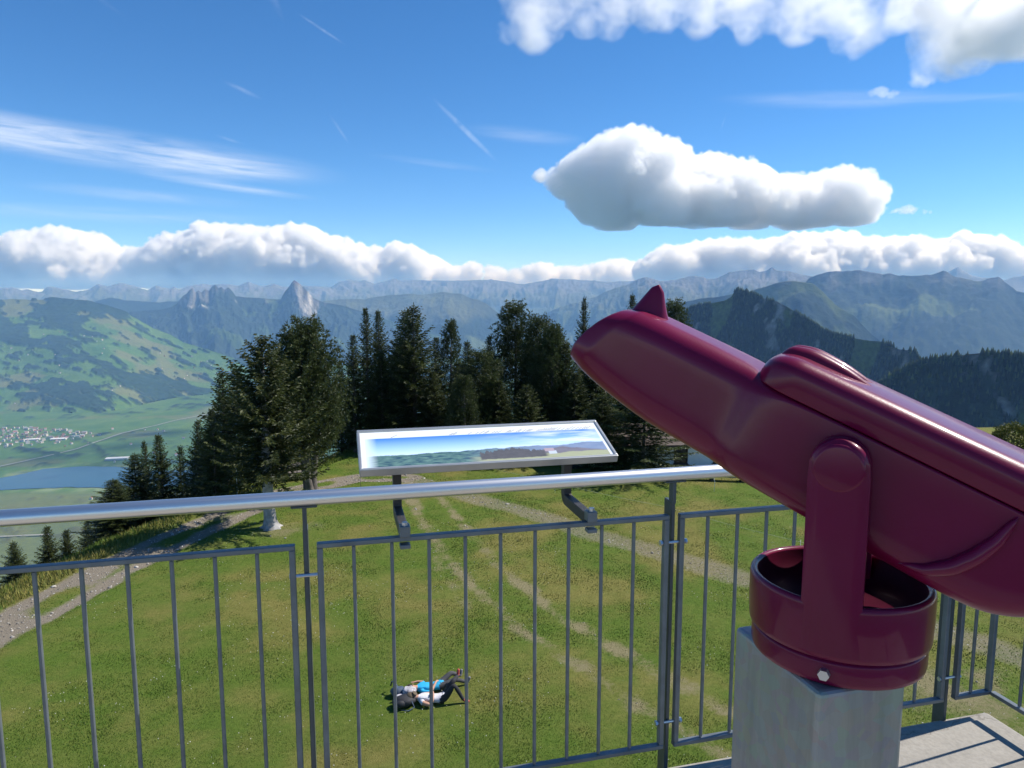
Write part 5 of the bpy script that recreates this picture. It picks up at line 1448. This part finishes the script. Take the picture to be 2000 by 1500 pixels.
r1 = ramp(n, l, nz.outputs["Fac"], [(0.25, (0.20, 0.205, 0.185)), (0.55, (0.36, 0.36, 0.335)), (0.8, (0.28, 0.27, 0.235))]); mx = n.new("ShaderNodeMix"); mx.data_type = 'RGBA'; mx.blend_type = 'MULTIPLY'; mx.inputs["Factor"].default_value = .14
l.new(r1.outputs[0], mx.inputs["A"]); l.new(vg.outputs["Color"], mx.inputs["B"]); l.new(mx.outputs["Result"], p.inputs["Base Color"]); p.inputs["Metallic"].default_value = .55; p.inputs["Roughness"].default_value = .52
m_rubber = simple_mat("black_rubber", (0.015, 0.015, 0.016), .7); m_lens = simple_mat("lens_glass", (0.01, 0.012, 0.02), .05)

RC = Vector((0.37, 0.77))                         # swivel axis on the floor plan
AZ, EL = math.radians(-60.5), math.radians(24.0)
ZP = EYE - .19                                     # height of the tilt axis
ZTOP = EYE - .40                                   # top of the pedestal
tele = empty("coin_telescope", (RC.x, RC.y, 0), 0)
tag(tele, "plum red coin telescope tilted up on a galvanised steel pedestal", "telescope")

# pedestal: rectangular steel post
ld, rd_ = Vector((-.2522, .9677, 0)), Vector((.9677, .2522, 0))
fc = Vector((.312, .677, 0))
cn = fc + ld * .0775 + rd_ * .054
bm = bmesh.new(); add_box(bm, (0, 0, ZTOP / 2), (.108, .155, ZTOP), .006, 3)
ped = bm_obj("pedestal", bm, m_galv, tele, loc=(cn.x - RC.x, cn.y - RC.y, 0), rot=(0, 0, math.atan2(.2522, .9677)))
box("base_plate", (0, 0, .006), (.24, .28, .012), m_galv, ped, .002)
for sx_ in (-1, 1):
    for sy_ in (-1, 1):
        V_, F_ = tube([(sx_ * .095, sy_ * .115, .012), (sx_ * .095, sy_ * .115, .026)], [.011, .011], 6); mobj("anchor_bolt", py_mesh("anchor_bolt", V_, F_, False), m_bolt, ped)

def lathe(name, prof, m_, parent, seg=72, loc=(0, 0, 0)):
    a = np.arange(seg) * 2 * math.pi / seg
    V_ = np.concatenate([np.c_[r * np.cos(a), r * np.sin(a), np.full(seg, z)] for r, z in prof]); F_ = []
    for i in range(len(prof) - 1):
        for j in range(seg):
            F_.append((i * seg + j, i * seg + (j + 1) % seg, (i + 1) * seg + (j + 1) % seg, (i + 1) * seg + j))
    o = mobj(name, py_mesh(name, V_, F_), m_, parent); o.location = loc
    return o
lathe("collar", [(0.0, 0.0005), (0.0883, 0.0005), (0.0906, 0.0025), (0.0915, 0.007), (0.0915, 0.0245), (0.0909, 0.0265), (0.0888, 0.0272), (0.0888, 0.032), (0.0184, 0.032)], m_plum, tele, loc=(0, 0, ZTOP))
lathe("swivel_cup", [(0.0276, 0.0295), (0.0925, 0.0295), (0.0943, 0.0312), (0.0949, 0.036), (0.0957, 0.06), (0.0957, 0.0835), (0.0951, 0.0868), (0.0935, 0.089), (0.0911, 0.0898), (0.0885, 0.0888), (0.0872, 0.0866)], m_plum, tele, loc=(0, 0, ZTOP))
lathe("bowl_shaded", [(.0872, .0866), (.0850, .0785), (.080, .066), (.070, .057), (.05, .052), (.0, .051)], simple_mat("plum_painted_shade", (0.050, 0.0015, 0.012), .5, var=.3, nscale=20, spec=.08), tele, loc=(0, 0, ZTOP))  # bowl inside in darker plum: shade under the body put into the paint
ba = math.atan2(-.92, -.56)
bm = bmesh.new(); bmesh.ops.create_cone(bm, cap_ends=True, segments=6, radius1=.0062, radius2=.0058, depth=.007)
bmesh.ops.rotate(bm, cent=(0, 0, 0), matrix=Matrix.Rotation(math.pi / 2, 3, 'Y'), verts=bm.verts)
bm_obj("set_screw", bm, m_bolt, tele, loc=(.0945 * math.cos(ba), .0945 * math.sin(ba), ZTOP + .014), rot=(0, 0, ba))

# fork arms: x forward, y left in the swivelled frame
sw = Matrix.Rotation(math.pi / 2 - AZ, 4, 'Z')     # local +x looks along the azimuth
def arm(side):
    """upright arm whose foot follows the cup's curve and melts into it"""
    cx, cz, rad = .0, EYE - .168, .0280
    rows = []
    zs = np.r_[np.linspace(ZTOP + .036, ZTOP + .13, 12), np.linspace(ZTOP + .14, cz, 8), cz + rad * np.sin(np.linspace(.12, math.pi / 2 - .05, 12))]
    for z in zs:
        hw = .0288 if z <= cz - .01 else (.0280 if z <= cz else math.sqrt(max(rad ** 2 - (z - cz) ** 2, 1e-7)))
        w_ = float(smooth(ZTOP + .055, ZTOP + .15, z))
        xs_ = np.linspace(-hw, hw, 11)
        out_ = (1 - w_) * np.sqrt(.0963 ** 2 - xs_ ** 2) + w_ * .0945
        rnd = .0045 * np.clip((np.abs(xs_) / hw - .75) / .25, 0, 1) ** 2 * (.3 + .7 * w_)        # softened outer edges
        if z > cz: rnd = rnd + .0045 * np.clip((z - cz) / rad - .72, 0, 1) / .28 * np.ones(11)
        rows.append(np.r_[np.c_[xs_, out_ - rnd, np.full(11, z)], np.c_[xs_[::-1], np.full(11, .072 + 0 * w_), np.full(11, z)]])
    nr_ = 22; V_ = np.concatenate(rows); V_[:, 1] *= side; F_ = []
    for i in range(len(rows) - 1):
        for j in range(nr_): F_.append((i * nr_ + j, i * nr_ + (j + 1) % nr_, (i + 1) * nr_ + (j + 1) % nr_, (i + 1) * nr_ + j))
    F_.append(tuple(range(nr_))); F_.append(tuple((len(rows) - 1) * nr_ + j for j in range(nr_))[::-1])
    me = py_mesh("fork_arm", V_, F_); bm = bmesh.new(); bm.from_mesh(me); bmesh.ops.recalc_face_normals(bm, faces=bm.faces); bm.to_mesh(me); bm.free()
    me.set_sharp_from_angle(angle=math.radians(50))
    o = mobj("fork_arm", me, m_plum, tele); o.matrix_local = sw
    dsc = lathe("pivot_cap", [(.0, .0010), (.021, .0010), (.0234, .0006), (.0245, -.001)], m_plum, o, 48)
    dsc.matrix_local = Matrix.Translation((cx, .0945 * side, cz - .001)) @ Matrix.Rotation(-math.pi / 2 * side, 4, 'X')
for s_ in (1, -1): arm(s_)

til = Matrix.Translation((0, 0, ZP)) @ sw @ Matrix.Rotation(-EL, 4, 'Y')
def loft(name, secs, m_, parent, close=True):
    """secs: (x, half width, z bottom, z top, lean, bottom radius, top radius); rounded-rectangle rings"""
    V_, F_ = [], []
    for x, hw, zb, zt, lean, rb, rt in secs:
        rb = max(.001, min(rb, hw * .98, (zt - zb) * .6)); rt = max(.001, min(rt, hw * .98, (zt - zb) * .45))
        q_ = []
        for cy, cz_, r_, a0 in ((-(hw - rb), zb + rb, rb, math.pi), (hw - rb, zb + rb, rb, 1.5 * math.pi), (hw - rt, zt - rt, rt, 0.0), (-(hw - rt), zt - rt, rt, .5 * math.pi)):
            q_ += [(cy + r_ * math.cos(a0 + t), cz_ + r_ * math.sin(a0 + t)) for t in np.linspace(0, math.pi / 2, 12)]
            nx = len(q_)
        # add points along the four flats
        ring = []
        for i in range(48):
            p_, n2 = q_[i], q_[(i + 1) % 48]; ring.append(p_)
            if i % 12 == 11: ring += [tuple(np.array(p_) + (np.array(n2) - np.array(p_)) * t) for t in (.2, .4, .6, .8)]
        r_ = np.array(ring); bul = .009 * (lean / .46) ** 2 * (1 - ((r_[:, 1] - (zb + zt) / 2) / ((zt - zb) / 2)) ** 2)
        V_.append(np.c_[x - lean * (r_[:, 1] - .01) + bul, r_[:, 0], r_[:, 1]])
    seg = len(V_[0]); n_ = len(secs); V_ = np.concatenate(V_)
    for i in range(n_ - 1):
        for j in range(seg): F_.append((i * seg + j, (i + 1) * seg + j, (i + 1) * seg + (j + 1) % seg, i * seg + (j + 1) % seg))
    if close:
        for i0 in (0, (n_ - 1) * seg):
            V_ = np.vstack([V_, V_[i0:i0 + seg].mean(0)]); c_ = len(V_) - 1
            for j in range(seg): F_.append((c_, i0 + j, i0 + (j + 1) % seg))
    me = py_mesh(name, V_, F_); bm = bmesh.new(); bm.from_mesh(me); bmesh.ops.recalc_face_normals(bm, faces=bm.faces); bm.to_mesh(me); bm.free()
    o = mobj(name, me, m_, parent); o.matrix_local = til
    return o
def lerp_secs(keys, n_):
    k = np.array(keys, float); x = np.linspace(0, 1, len(k)); xi = np.linspace(0, 1, n_)
    # smooth (catmull-like) interpolation of the key sections
    out = []
    for t in xi:
        f = t * (len(k) - 1); i = min(int(f), len(k) - 2); u = f - i
        p0, p1, p2, p3 = k[max(i - 1, 0)], k[i], k[i + 1], k[min(i + 2, len(k) - 1)]
        out.append(0.5 * ((2 * p1) + (-p0 + p2) * u + (2 * p0 - 5 * p1 + 4 * p2 - p3) * u * u + (-p0 + 3 * p1 - 3 * p2 + p3) * u ** 3))
    return [tuple(q) for q in out]
keys = [(-.240, .040, .010, .0530, 0, .018, .003), (-.234, .054, -.006, .0545, 0, .028, .003), (-.222, .060, -.021, .0550, 0, .030, .003), (-.205, .0635, -.036, .0550, 0, .032, .003), (-.185, .0650, -.048, .0550, 0, .030, .003), (-.160, .0655, -.0560, .0550, 0, .028, .003), (-.12, .0655, -.058, .0550, 0, .026, .003), (-.06, .0655, -.058, .0550, 0, .026, .003), (0, .0655, -.058, .0550, 0, .026, .003),
        (.05, .0655, -.058, .0550, 0, .028, .004), (.085, .0648, -.058, .0555, 0, .030, .007), (.106, .0622, -.058, .0575, 0, .033, .014), (.122, .0575, -.0582, .0605, 0, .036, .021), (.140, .0530, -.0585, .0635, 0, .038, .026), (.18, .0508, -.0588, .0645, .02, .040, .028), (.215, .0502, -.0575, .0645, .10, .040, .028), (.25, .0500, -.0520, .0645, .22, .040, .028), (.28, .0496, -.0455, .0645, .34, .040, .029), (.302, .0490, -.0395, .0640, .42, .040, .030)]
body = loft("body", lerp_secs(keys, 90) + [(.306, .0482, -.0382, .0630, .44, .040, .030), (.3215, .0440, -.0335, .0572, .46, .037, .028), (.3242, .0428, -.0322, .0558, .46, .036, .027), (.3232, .0398, -.0296, .0528, .46, .034, .026), (.300, .0390, -.0296, .0520, .46, .033, .025)], m_plum, tele)
for s_ in (-1, 1):                                   # the two objective lenses inside the hood
    ln_ = lathe("objective_lens", [(.0, .002), (.012, .0012), (.0175, .0), (.0185, .0025), (.0195, .0)], m_lens, body, 32)
    ln_.matrix_local = Matrix.Translation((.299, s_ * .0195, .010)) @ Matrix.Rotation(math.pi / 2, 4, 'Y')
# lid over the housing, split from it by a fine joint
def lid_ring(x, hw, zt, r_, zb=.0558, seg=13):
    """cross-section: vertical skirt, rounded shoulder, slightly domed top"""
    pts_ = [(-hw + .006, zb), (-hw + .0008, zb + .0006), (-hw, zb + .002)]
    sh = min(r_, zt - zb - .003)
    for a in np.linspace(0, math.pi / 2, 9): pts_.append((-hw + sh * 1.2 * (1 - math.cos(a)), zt - sh + sh * math.sin(a) * .93))
    half = pts_ + [(-hw * .35, zt - .0006 + .0002), (-hw * .12, zt)]
    return [(x, y, z) for y, z in half] + [(x, -y, z) for y, z in half[::-1]]
lk_ = []
for x in np.r_[-.238, np.linspace(-.232, .085, 26), .085 + .041 * np.sin(np.linspace(.12, math.pi / 2, 16))]:
    t = np.clip((x - .085) / .041, 0, 1); k_ = math.sqrt(max(1 - t * t, 0))
    hw = .0662 * (0.34 + 0.66 * k_ ** .8) if x > .085 else .0662 - .010 * smooth(-.2, -.238, x) * 1.0
    zt = .0575 + (.0965 - .0575) * (k_ ** .62 if x > .085 else 1.0) - .030 * smooth(-.19, -.238, x)
    lk_.append(lid_ring(x, hw, max(zt, .0600), .0175 * (.45 + .55 * k_) if x > .085 else .0175))
nr = len(lk_[0]); V_ = np.array([q_ for r_ in lk_ for q_ in r_]); F_ = []
for i in range(len(lk_) - 1):
    for j in range(nr): F_.append((i * nr + j, i * nr + (j + 1) % nr, (i + 1) * nr + (j + 1) % nr, (i + 1) * nr + j))
for i0 in (0, (len(lk_) - 1) * nr):
    V_ = np.vstack([V_, V_[i0:i0 + nr].mean(0)])
    for j in range(nr): F_.append((len(V_) - 1, i0 + j, i0 + (j + 1) % nr))
lid_me = py_mesh("housing_lid", V_, F_)
bm = bmesh.new(); bm.from_mesh(lid_me); bmesh.ops.recalc_face_normals(bm, faces=bm.faces); bm.to_mesh(lid_me); bm.free()
lid = mobj("housing_lid", lid_me, m_plum, tele); lid.matrix_local = til
def swell(name, pts_, rad, squash, parent, m_=None):
    """tapering raised rib"""
    pts_ = np.array(pts_, float); n_ = 22
    t = np.linspace(0, 1, n_); k = np.linspace(0, 1, len(pts_))
    P_ = np.stack([np.interp(t, k, pts_[:, i]) for i in range(3)], 1)
    r_ = rad * np.clip(np.sin(math.pi * np.clip(t, 0.0, 1)) ** .55, .05, 1)
    v, f = tube(P_, r_, 14)
    return mobj(name, py_mesh(name, v, f), m_ or m_plum, parent)
for yy in (.013, -.014):
    swell("lid_rib", [(.116, yy, .0835), (.104, yy, .0915), (.085, yy, .0940), (.05, yy, .0935), (.0, yy, .0880)], .0122, 1, lid)
for s_ in (1, -1):
    swell("grip_ridge", [(-.082, s_ * .060, -.047), (-.105, s_ * .0665, -.038), (-.122, s_ * .0685, -.022), (-.133, s_ * .0690, -.002), (-.140, s_ * .0690, .020), (-.143, s_ * .068, .050)], .0080, 1, body)
# shark-fin sight on the barrel
fin = []
for t in np.linspace(0, 1, 19):
    z = .054 + .0435 * t
    x0, x1 = .236 + .032 * t ** .8 + .008 * (1 - math.exp(-t * 9)), .3020 - .014 * t
    if t > .85: x0 += .006 * ((t - .85) / .15) ** 2; x1 -= .006 * ((t - .85) / .15) ** 2
    cxm, hl = (x0 + x1) / 2, max((x1 - x0) / 2, .002)
    hw = .0105 * (1 - t) ** .8 + .0028 + .010 * math.exp(-t * 16)
    fin.append([(cxm + hl * math.copysign(abs(math.cos(a)) ** .8, math.cos(a)), hw * math.sin(a), z) for a in np.linspace(0, 2 * math.pi, 28, endpoint=False)])
V_ = np.array([q_ for r_ in fin for q_ in r_]); F_ = []
for i in range(len(fin) - 1):
    for j in range(28): F_.append((i * 28 + j, i * 28 + (j + 1) % 28, (i + 1) * 28 + (j + 1) % 28, (i + 1) * 28 + j))
V_ = np.vstack([V_, V_[-28:].mean(0) + (0, 0, .0012)]); F_ += [(len(V_) - 1, (len(fin) - 1) * 28 + j, (len(fin) - 1) * 28 + (j + 1) % 28) for j in range(28)]
fo = mobj("sight_fin", py_mesh("sight_fin", V_, F_), m_plum, tele); fo.matrix_local = til
for s_ in (-1, 1):
    ep = lathe("eyepiece", [(.016, .0), (.0185, .002), (.0185, .018), (.0225, .022), (.0235, .034), (.021, .038), (.014, .036), (.010, .030), (.0, .029)], m_rubber, tele, 36)
    ep.matrix_local = til @ Matrix.Translation((-.234, s_ * .030, .026)) @ Matrix.Rotation(-math.pi / 2, 4, 'Y')
# tilt axle between the arms
V_, F_ = tube([(.010, -.075, 0), (.010, .075, 0)], [.016, .016], 20); ax = mobj("tilt_axle", py_mesh("tilt_axle", V_, F_), m_plum, tele); ax.matrix_local = Matrix.Translation((0, 0, EYE - .170)) @ sw

# ------------------------------------------------------------------ valley town, farms, sheds
def house_mesh(name, L_, W_, H_, R_, wall, roofm):
    x, y = L_ / 2, W_ / 2
    V_ = [(-x, -y, -3), (x, -y, -3), (x, y, -3), (-x, y, -3), (-x, -y, H_), (x, -y, H_), (x, y, H_), (-x, y, H_), (-x, 0, H_ + R_), (x, 0, H_ + R_)]
    e = .8
    V_ += [(-x - e, -y - e, H_ - .35), (x + e, -y - e, H_ - .35), (x + e, 0, H_ + R_ + .25), (-x - e, 0, H_ + R_ + .25), (-x - e, y + e, H_ - .35), (x + e, y + e, H_ - .35)]
    F_ = [(0, 1, 5, 4), (2, 3, 7, 6), (1, 2, 6, 9, 5), (3, 0, 4, 8, 7), (10, 11, 12, 13), (13, 12, 15, 14)]
    me = bpy.data.meshes.new(name); me.from_pydata(V_, [], F_); me.materials.append(wall); me.materials.append(roofm)
    for i in (4, 5): me.polygons[i].material_index = 1
    me.update(); return me
mw = [simple_mat("town_wall_white", (0.52, 0.51, 0.49), .9), simple_mat("town_wall_cream", (0.52, 0.47, 0.38), .9), simple_mat("town_wall_brown", (0.20, 0.14, 0.10), .9)]
mr_ = [simple_mat("town_roof_brown", (0.16, 0.10, 0.08), .9), simple_mat("town_roof_red", (0.26, 0.10, 0.07), .9), simple_mat("town_roof_grey", (0.24, 0.24, 0.25), .9)]
HM = [house_mesh("house_shell", l_, w_, h_, r_, mw[a], mr_[b]) for l_, w_, h_, r_, a, b in ((17, 12, 8, 4, 0, 0), (15, 12, 9, 4, 0, 1), (24, 13, 11, 3.5, 0, 2), (18, 12, 8, 4.5, 1, 0), (14, 11, 7, 4, 2, 0), (22, 14, 12, 3, 1, 2), (16, 12, 8, 4, 0, 1))]
HN = ['white house with a brown roof', 'white house with a red roof', 'large white block with a grey roof', 'cream house with a brown roof', 'brown timber house with a dark roof', 'large cream block with a grey roof', 'small white house with a red roof']
g = np.random.default_rng(88)
TOWN = np.array([(-4750, 6150), (-4420, 6430), (-4050, 6260), (-3720, 6080), (-3560, 5900), (-3700, 5640), (-4000, 5480), (-4300, 5350), (-4600, 5500)], float)
placed = []
while len(placed) < 190:
    x, y = g.uniform(-4800, -3400), g.uniform(5300, 6450)
    if not inside(TOWN, np.array([x]), np.array([y]))[0]: continue
    if g.uniform() > 0.35 + fbm(np.array([x / 160]), np.array([y / 160]), oct=2, seed=5)[0]: continue
    if any((x - a) ** 2 + (y - b) ** 2 < 26 ** 2 for a, b in placed): continue
    placed.append((x, y))
for i, (x, y) in enumerate(placed):
    v_ = int(g.integers(0, 7)); o = bpy.data.objects.new("town_house", HM[v_]); COL.objects.link(o)
    o.location = (x, y, float(zf(np.array([x]), np.array([y]))[0]) - 1); o.rotation_euler = (0, 0, g.choice([.3, .3, 1.87, .9]) + g.normal(0, .12)); s = g.uniform(.9, 1.45); o.scale = (s, s, s)
    tag(o, "tiny " + HN[v_] + " in the valley town", "house", "houses in the valley town")
k = g.choice(len(HILL_PTS), 62, replace=False)
for i in k:
    v_ = int(g.choice([0, 1, 3, 4, 4, 6])); o = bpy.data.objects.new("farmhouse", HM[v_]); COL.objects.link(o); o.location = HILL_PTS[i]; o.rotation_euler = (0, 0, g.uniform(0, 3.1)); s = g.uniform(.8, 1.3); o.scale = (s, s, s)
    tag(o, "tiny lone " + HN[v_] + " on the green hill", "house", "farmhouses on the green hill")
cnt = 0
while cnt < 46:
    x, y = g.uniform(-3700, -1500), g.uniform(3300, 7000)
    pa = np.array([x]), np.array([y])
    if inside(LAKE, *pa)[0] or polydist(np.vstack([LAKE, LAKE[:1]]), *pa)[0] < 90 or inside(TOWN, *pa)[0]: continue
    v_ = int(g.choice([0, 1, 3, 4, 6])); o = bpy.data.objects.new("farmhouse", HM[v_]); COL.objects.link(o); o.location = (x, y, float(zf(*pa)[0]) - 1); o.rotation_euler = (0, 0, g.uniform(0, 3.1)); s = g.uniform(.8, 1.35); o.scale = (s, s, s)
    tag(o, "tiny " + HN[v_] + " on the flat valley fields", "house", "farmhouses on the valley floor"); cnt += 1
def shed(x, y, L_, W_, H_, rz, lab):
    o = mobj("warehouse", house_mesh("warehouse", L_, W_, H_, 1.5, mw[0], simple_mat("white_sheet_roof", (0.6, 0.6, 0.6), .6))); o.location = (x, y, float(zf(np.array([x]), np.array([y]))[0])); o.rotation_euler = (0, 0, rz)
    tag(o, lab, "warehouse", None)
shed(-3985, 5800, 105, 50, 10, .35, "long white-roofed hall at the town's lower edge, nearer the picture's edge")
shed(-3765, 5800, 115, 55, 11, .3, "long white-roofed hall at the town's lower edge, nearer the main road")
shed(-2890, 5095, 150, 60, 9, .25, "white-roofed works beside the lake's far shore")

# ------------------------------------------------------------------ clouds: closed bodies of bright vapour
def cloud_mat(name, dens, g_=0.4):
    vm = bpy.data.materials.new(name); vm.use_nodes = True; n, l = vm.node_tree.nodes, vm.node_tree.links; n.clear()
    oo = n.new("ShaderNodeOutputMaterial"); pv = n.new("ShaderNodeVolumePrincipled")
    pv.inputs["Density"].default_value = dens * 0.85; pv.inputs["Color"].default_value = (1, 1, 1, 1); pv.inputs["Absorption Color"].default_value = (1, 1, 1, 1); pv.inputs["Anisotropy"].default_value = g_
    l.new(pv.outputs[0], oo.inputs["Volume"]); return vm
def vaporise(o, voxel, band, vm):
    ng = bpy.data.node_groups.new("cloud_vapour", "GeometryNodeTree")
    ng.interface.new_socket("Geometry", in_out='INPUT', socket_type='NodeSocketGeometry'); ng.interface.new_socket("Geometry", in_out='OUTPUT', socket_type='NodeSocketGeometry')
    a, b = ng.nodes.new("NodeGroupInput"), ng.nodes.new("NodeGroupOutput"); mv = ng.nodes.new("GeometryNodeMeshToVolume"); sm = ng.nodes.new("GeometryNodeSetMaterial")
    mv.resolution_mode = 'VOXEL_SIZE'; mv.inputs["Voxel Size"].default_value = voxel; mv.inputs["Density"].default_value = 1.0; mv.inputs["Interior Band Width"].default_value = band
    ng.links.new(a.outputs[0], mv.inputs["Mesh"]); ng.links.new(mv.outputs[0], sm.inputs[0]); ng.links.new(sm.outputs[0], b.inputs[0]); sm.inputs["Material"].default_value = vm
    o.modifiers.new("vapour", 'NODES').node_group = ng
BIG = [(0.29, 1.96), (0.5, 2.124), (0.84, 2.148), (1.05, 2.36), (1.34, 2.489), (1.67, 2.651), (2.01, 2.619), (2.43, 2.489), (2.77, 2.327), (3.1, 2.303), (3.35, 2.327), (3.78, 2.181), (4.04, 1.944), (4.46, 2.018), (4.8, 1.96), (5.05, 2.034), (5.38, 2.116), (5.72, 2.026), (6.03, 1.755)]
BIGB = [(0.29, 1.919), (0.84, 1.739), (1.27, 1.632), (1.44, 1.301), (3.4, 1.118), (4.67, 1.093), (5.6, 1.176), (6.05, 1.508)]
BL = [(-63.83, 5.263), (-59.44, 6.569), (-53.07, 6.464), (-50.42, 6.464), (-47.18, 7.192), (-45.09, 6.933), (-43.02, 6.203), (-40.96, 5.157), (-39.37, 5.263), (-37.24, 5.157), (-35.05, 6.308), (-32.59, 7.348), (-30.2, 7.504), (-26.53, 6.985), (-23.05, 7.504), (-21.21, 7.245), (-19.12, 6.413), (-17.54, 5.786), (-14.36, 5.157), (-11.7, 5.681), (-9.58, 4.897), (-7.46, 3.794), (-5.34, 3.162), (-3.74, 3.794), (-2.13, 3.321), (0.0, 2.951), (2.67, 3.583), (4.27, 3.374), (6.94, 3.109), (10.66, 4.058), (14.14, 3.478)]
BR = [(10.84, 2.859), (12.3, 4.282), (13.57, 4.365), (15.69, 4.573), (18.64, 4.948), (20.36, 4.365), (22.02, 4.948), (25.39, 5.364), (27.94, 5.197), (29.67, 4.615), (32.18, 5.114), (33.46, 4.989), (35.61, 4.532), (36.82, 5.364), (38.1, 5.197), (40.29, 4.365), (42.46, 3.78), (46.63, 4.615), (53.08, 3.78)]
TOPB = [(-0.07, 2.568), (0.27, 2.316), (0.44, 2.38), (0.8, 2.388), (1.2, 2.338), (1.42, 2.443), (1.64, 2.359), (1.83, 2.211), (1.96, 2.338), (2.49, 2.261), (2.89, 2.287), (3.3, 2.16), (3.52, 2.295), (3.72, 2.485)]
TRB = [(3.38, 2.235), (3.5, 1.962), (3.69, 1.725), (3.85, 1.765), (4.0, 1.891), (4.12, 1.923), (4.53, 1.982), (5.01, 2.119)]
cm = simple_mat("cloud_shell", (.9, .9, .9), 1.0)
def cloud(label, prof, base, y0, depth, n1, kids, grand, seed, voxel, band, dens, flat=True, **k):
    o = cumulus("cloud", label, prof, base, y0, depth, n1, kids, grand, seed=seed, m=cm, flat_base=flat, **k)
    vaporise(o, voxel, band, cloud_mat("vapour_%d" % seed, dens))
    tag(o, label, "cloud", kind="stuff")
cloud("big white fair-weather cloud with a grey base floating alone", BIG, BIGB, 12.0, .55, 30, 22, 12, 5, 13, 28, .0115)
cloud("long bank of heaped white clouds above the far peaks", BL, 0.86, 75.0, 2.8, 64, 18, 9, 6, 92, 190, .0046)
cloud("row of white cloud heads above the blue mountains behind the telescope", BR, 0.86, 60.0, 2.1, 50, 16, 9, 7, 78, 165, .0052)
cloud("ragged white cloud sheet along the top of the sky", [(x, z + .42 + .06 * math.sin(x * 5)) for x, z in TOPB], [(x, z + .12) for x, z in TOPB], 6.5, .75, 40, 20, 6, 8, 13, 130, .0095, False, rmax=.75, amp=.34)
cloud("bright white cloud mass in the upper corner", [(x, z + .65) for x, z in TRB], [(x, z + .10) for x, z in TRB], 6.0, .45, 22, 20, 8, 9, 11, 70, .0095, False, rmax=.55, amp=.3)
cloud("small torn cloud shred below the corner cloud", [(3.36, 1.93), (3.46, 1.99), (3.56, 1.96), (3.66, 1.92)], [(3.36, 1.90), (3.5, 1.86), (3.66, 1.88)], 7.0, .06, 6, 8, 4, 10, 8, 30, .008, False)
cloud("faint cloud shred beside the corner cloud's lower tip", [(3.74, 2.03), (3.86, 2.10), (3.98, 2.06)], [(3.74, 1.99), (3.86, 1.95), (3.98, 2.0)], 7.0, .06, 6, 8, 4, 11, 8, 30, .006, False)
cloud("small white puff right of the big cloud", [(4.70, 1.07), (4.82, 1.12), (4.92, 1.15), (5.08, 1.09), (5.18, 1.07)], 1.02, 9.0, .07, 7, 8, 4, 12, 8, 26, .014, False)
cloud("low pale cloud bank far beyond the left-hand peaks", [(-92, 2.0), (-80, 2.6), (-70, 2.2), (-60, 2.8), (-50, 2.1), (-40, 2.4), (-30, 2.0), (-18, 2.2)], 0.86, 115.0, 3.0, 34, 10, 0, 13, 190, 420, .0030)

# ------------------------------------------------------------------ haze: even, pale air around everything up to the highest peak
me = bpy.data.meshes.new("haze")
bm = bmesh.new(); bmesh.ops.create_cube(bm, size=1.0)
bmesh.ops.scale(bm, vec=(70000, 41000, 2140), verts=bm.verts); bmesh.ops.translate(bm, vec=(0, 16500, -260), verts=bm.verts)
bm.to_mesh(me); bm.free()
m_haze = bpy.data.materials.new("haze_air"); m_haze.use_nodes = True
n, l = m_haze.node_tree.nodes, m_haze.node_tree.links
n.clear(); o_ = n.new("ShaderNodeOutputMaterial"); pv = n.new("ShaderNodeVolumePrincipled")
pv.inputs["Color"].default_value = (0.28, 0.54, 1.0, 1)
pv.inputs["Absorption Color"].default_value = (1, 1, 1, 1)
pv.inputs["Density"].default_value = 4.2e-5
pv.inputs["Anisotropy"].default_value = 0.0
l.new(pv.outputs[0], o_.inputs["Volume"])
hz = mobj("haze", me); me.materials.append(m_haze)
tag(hz, "blue summer haze filling the valley air", "haze", kind="stuff")
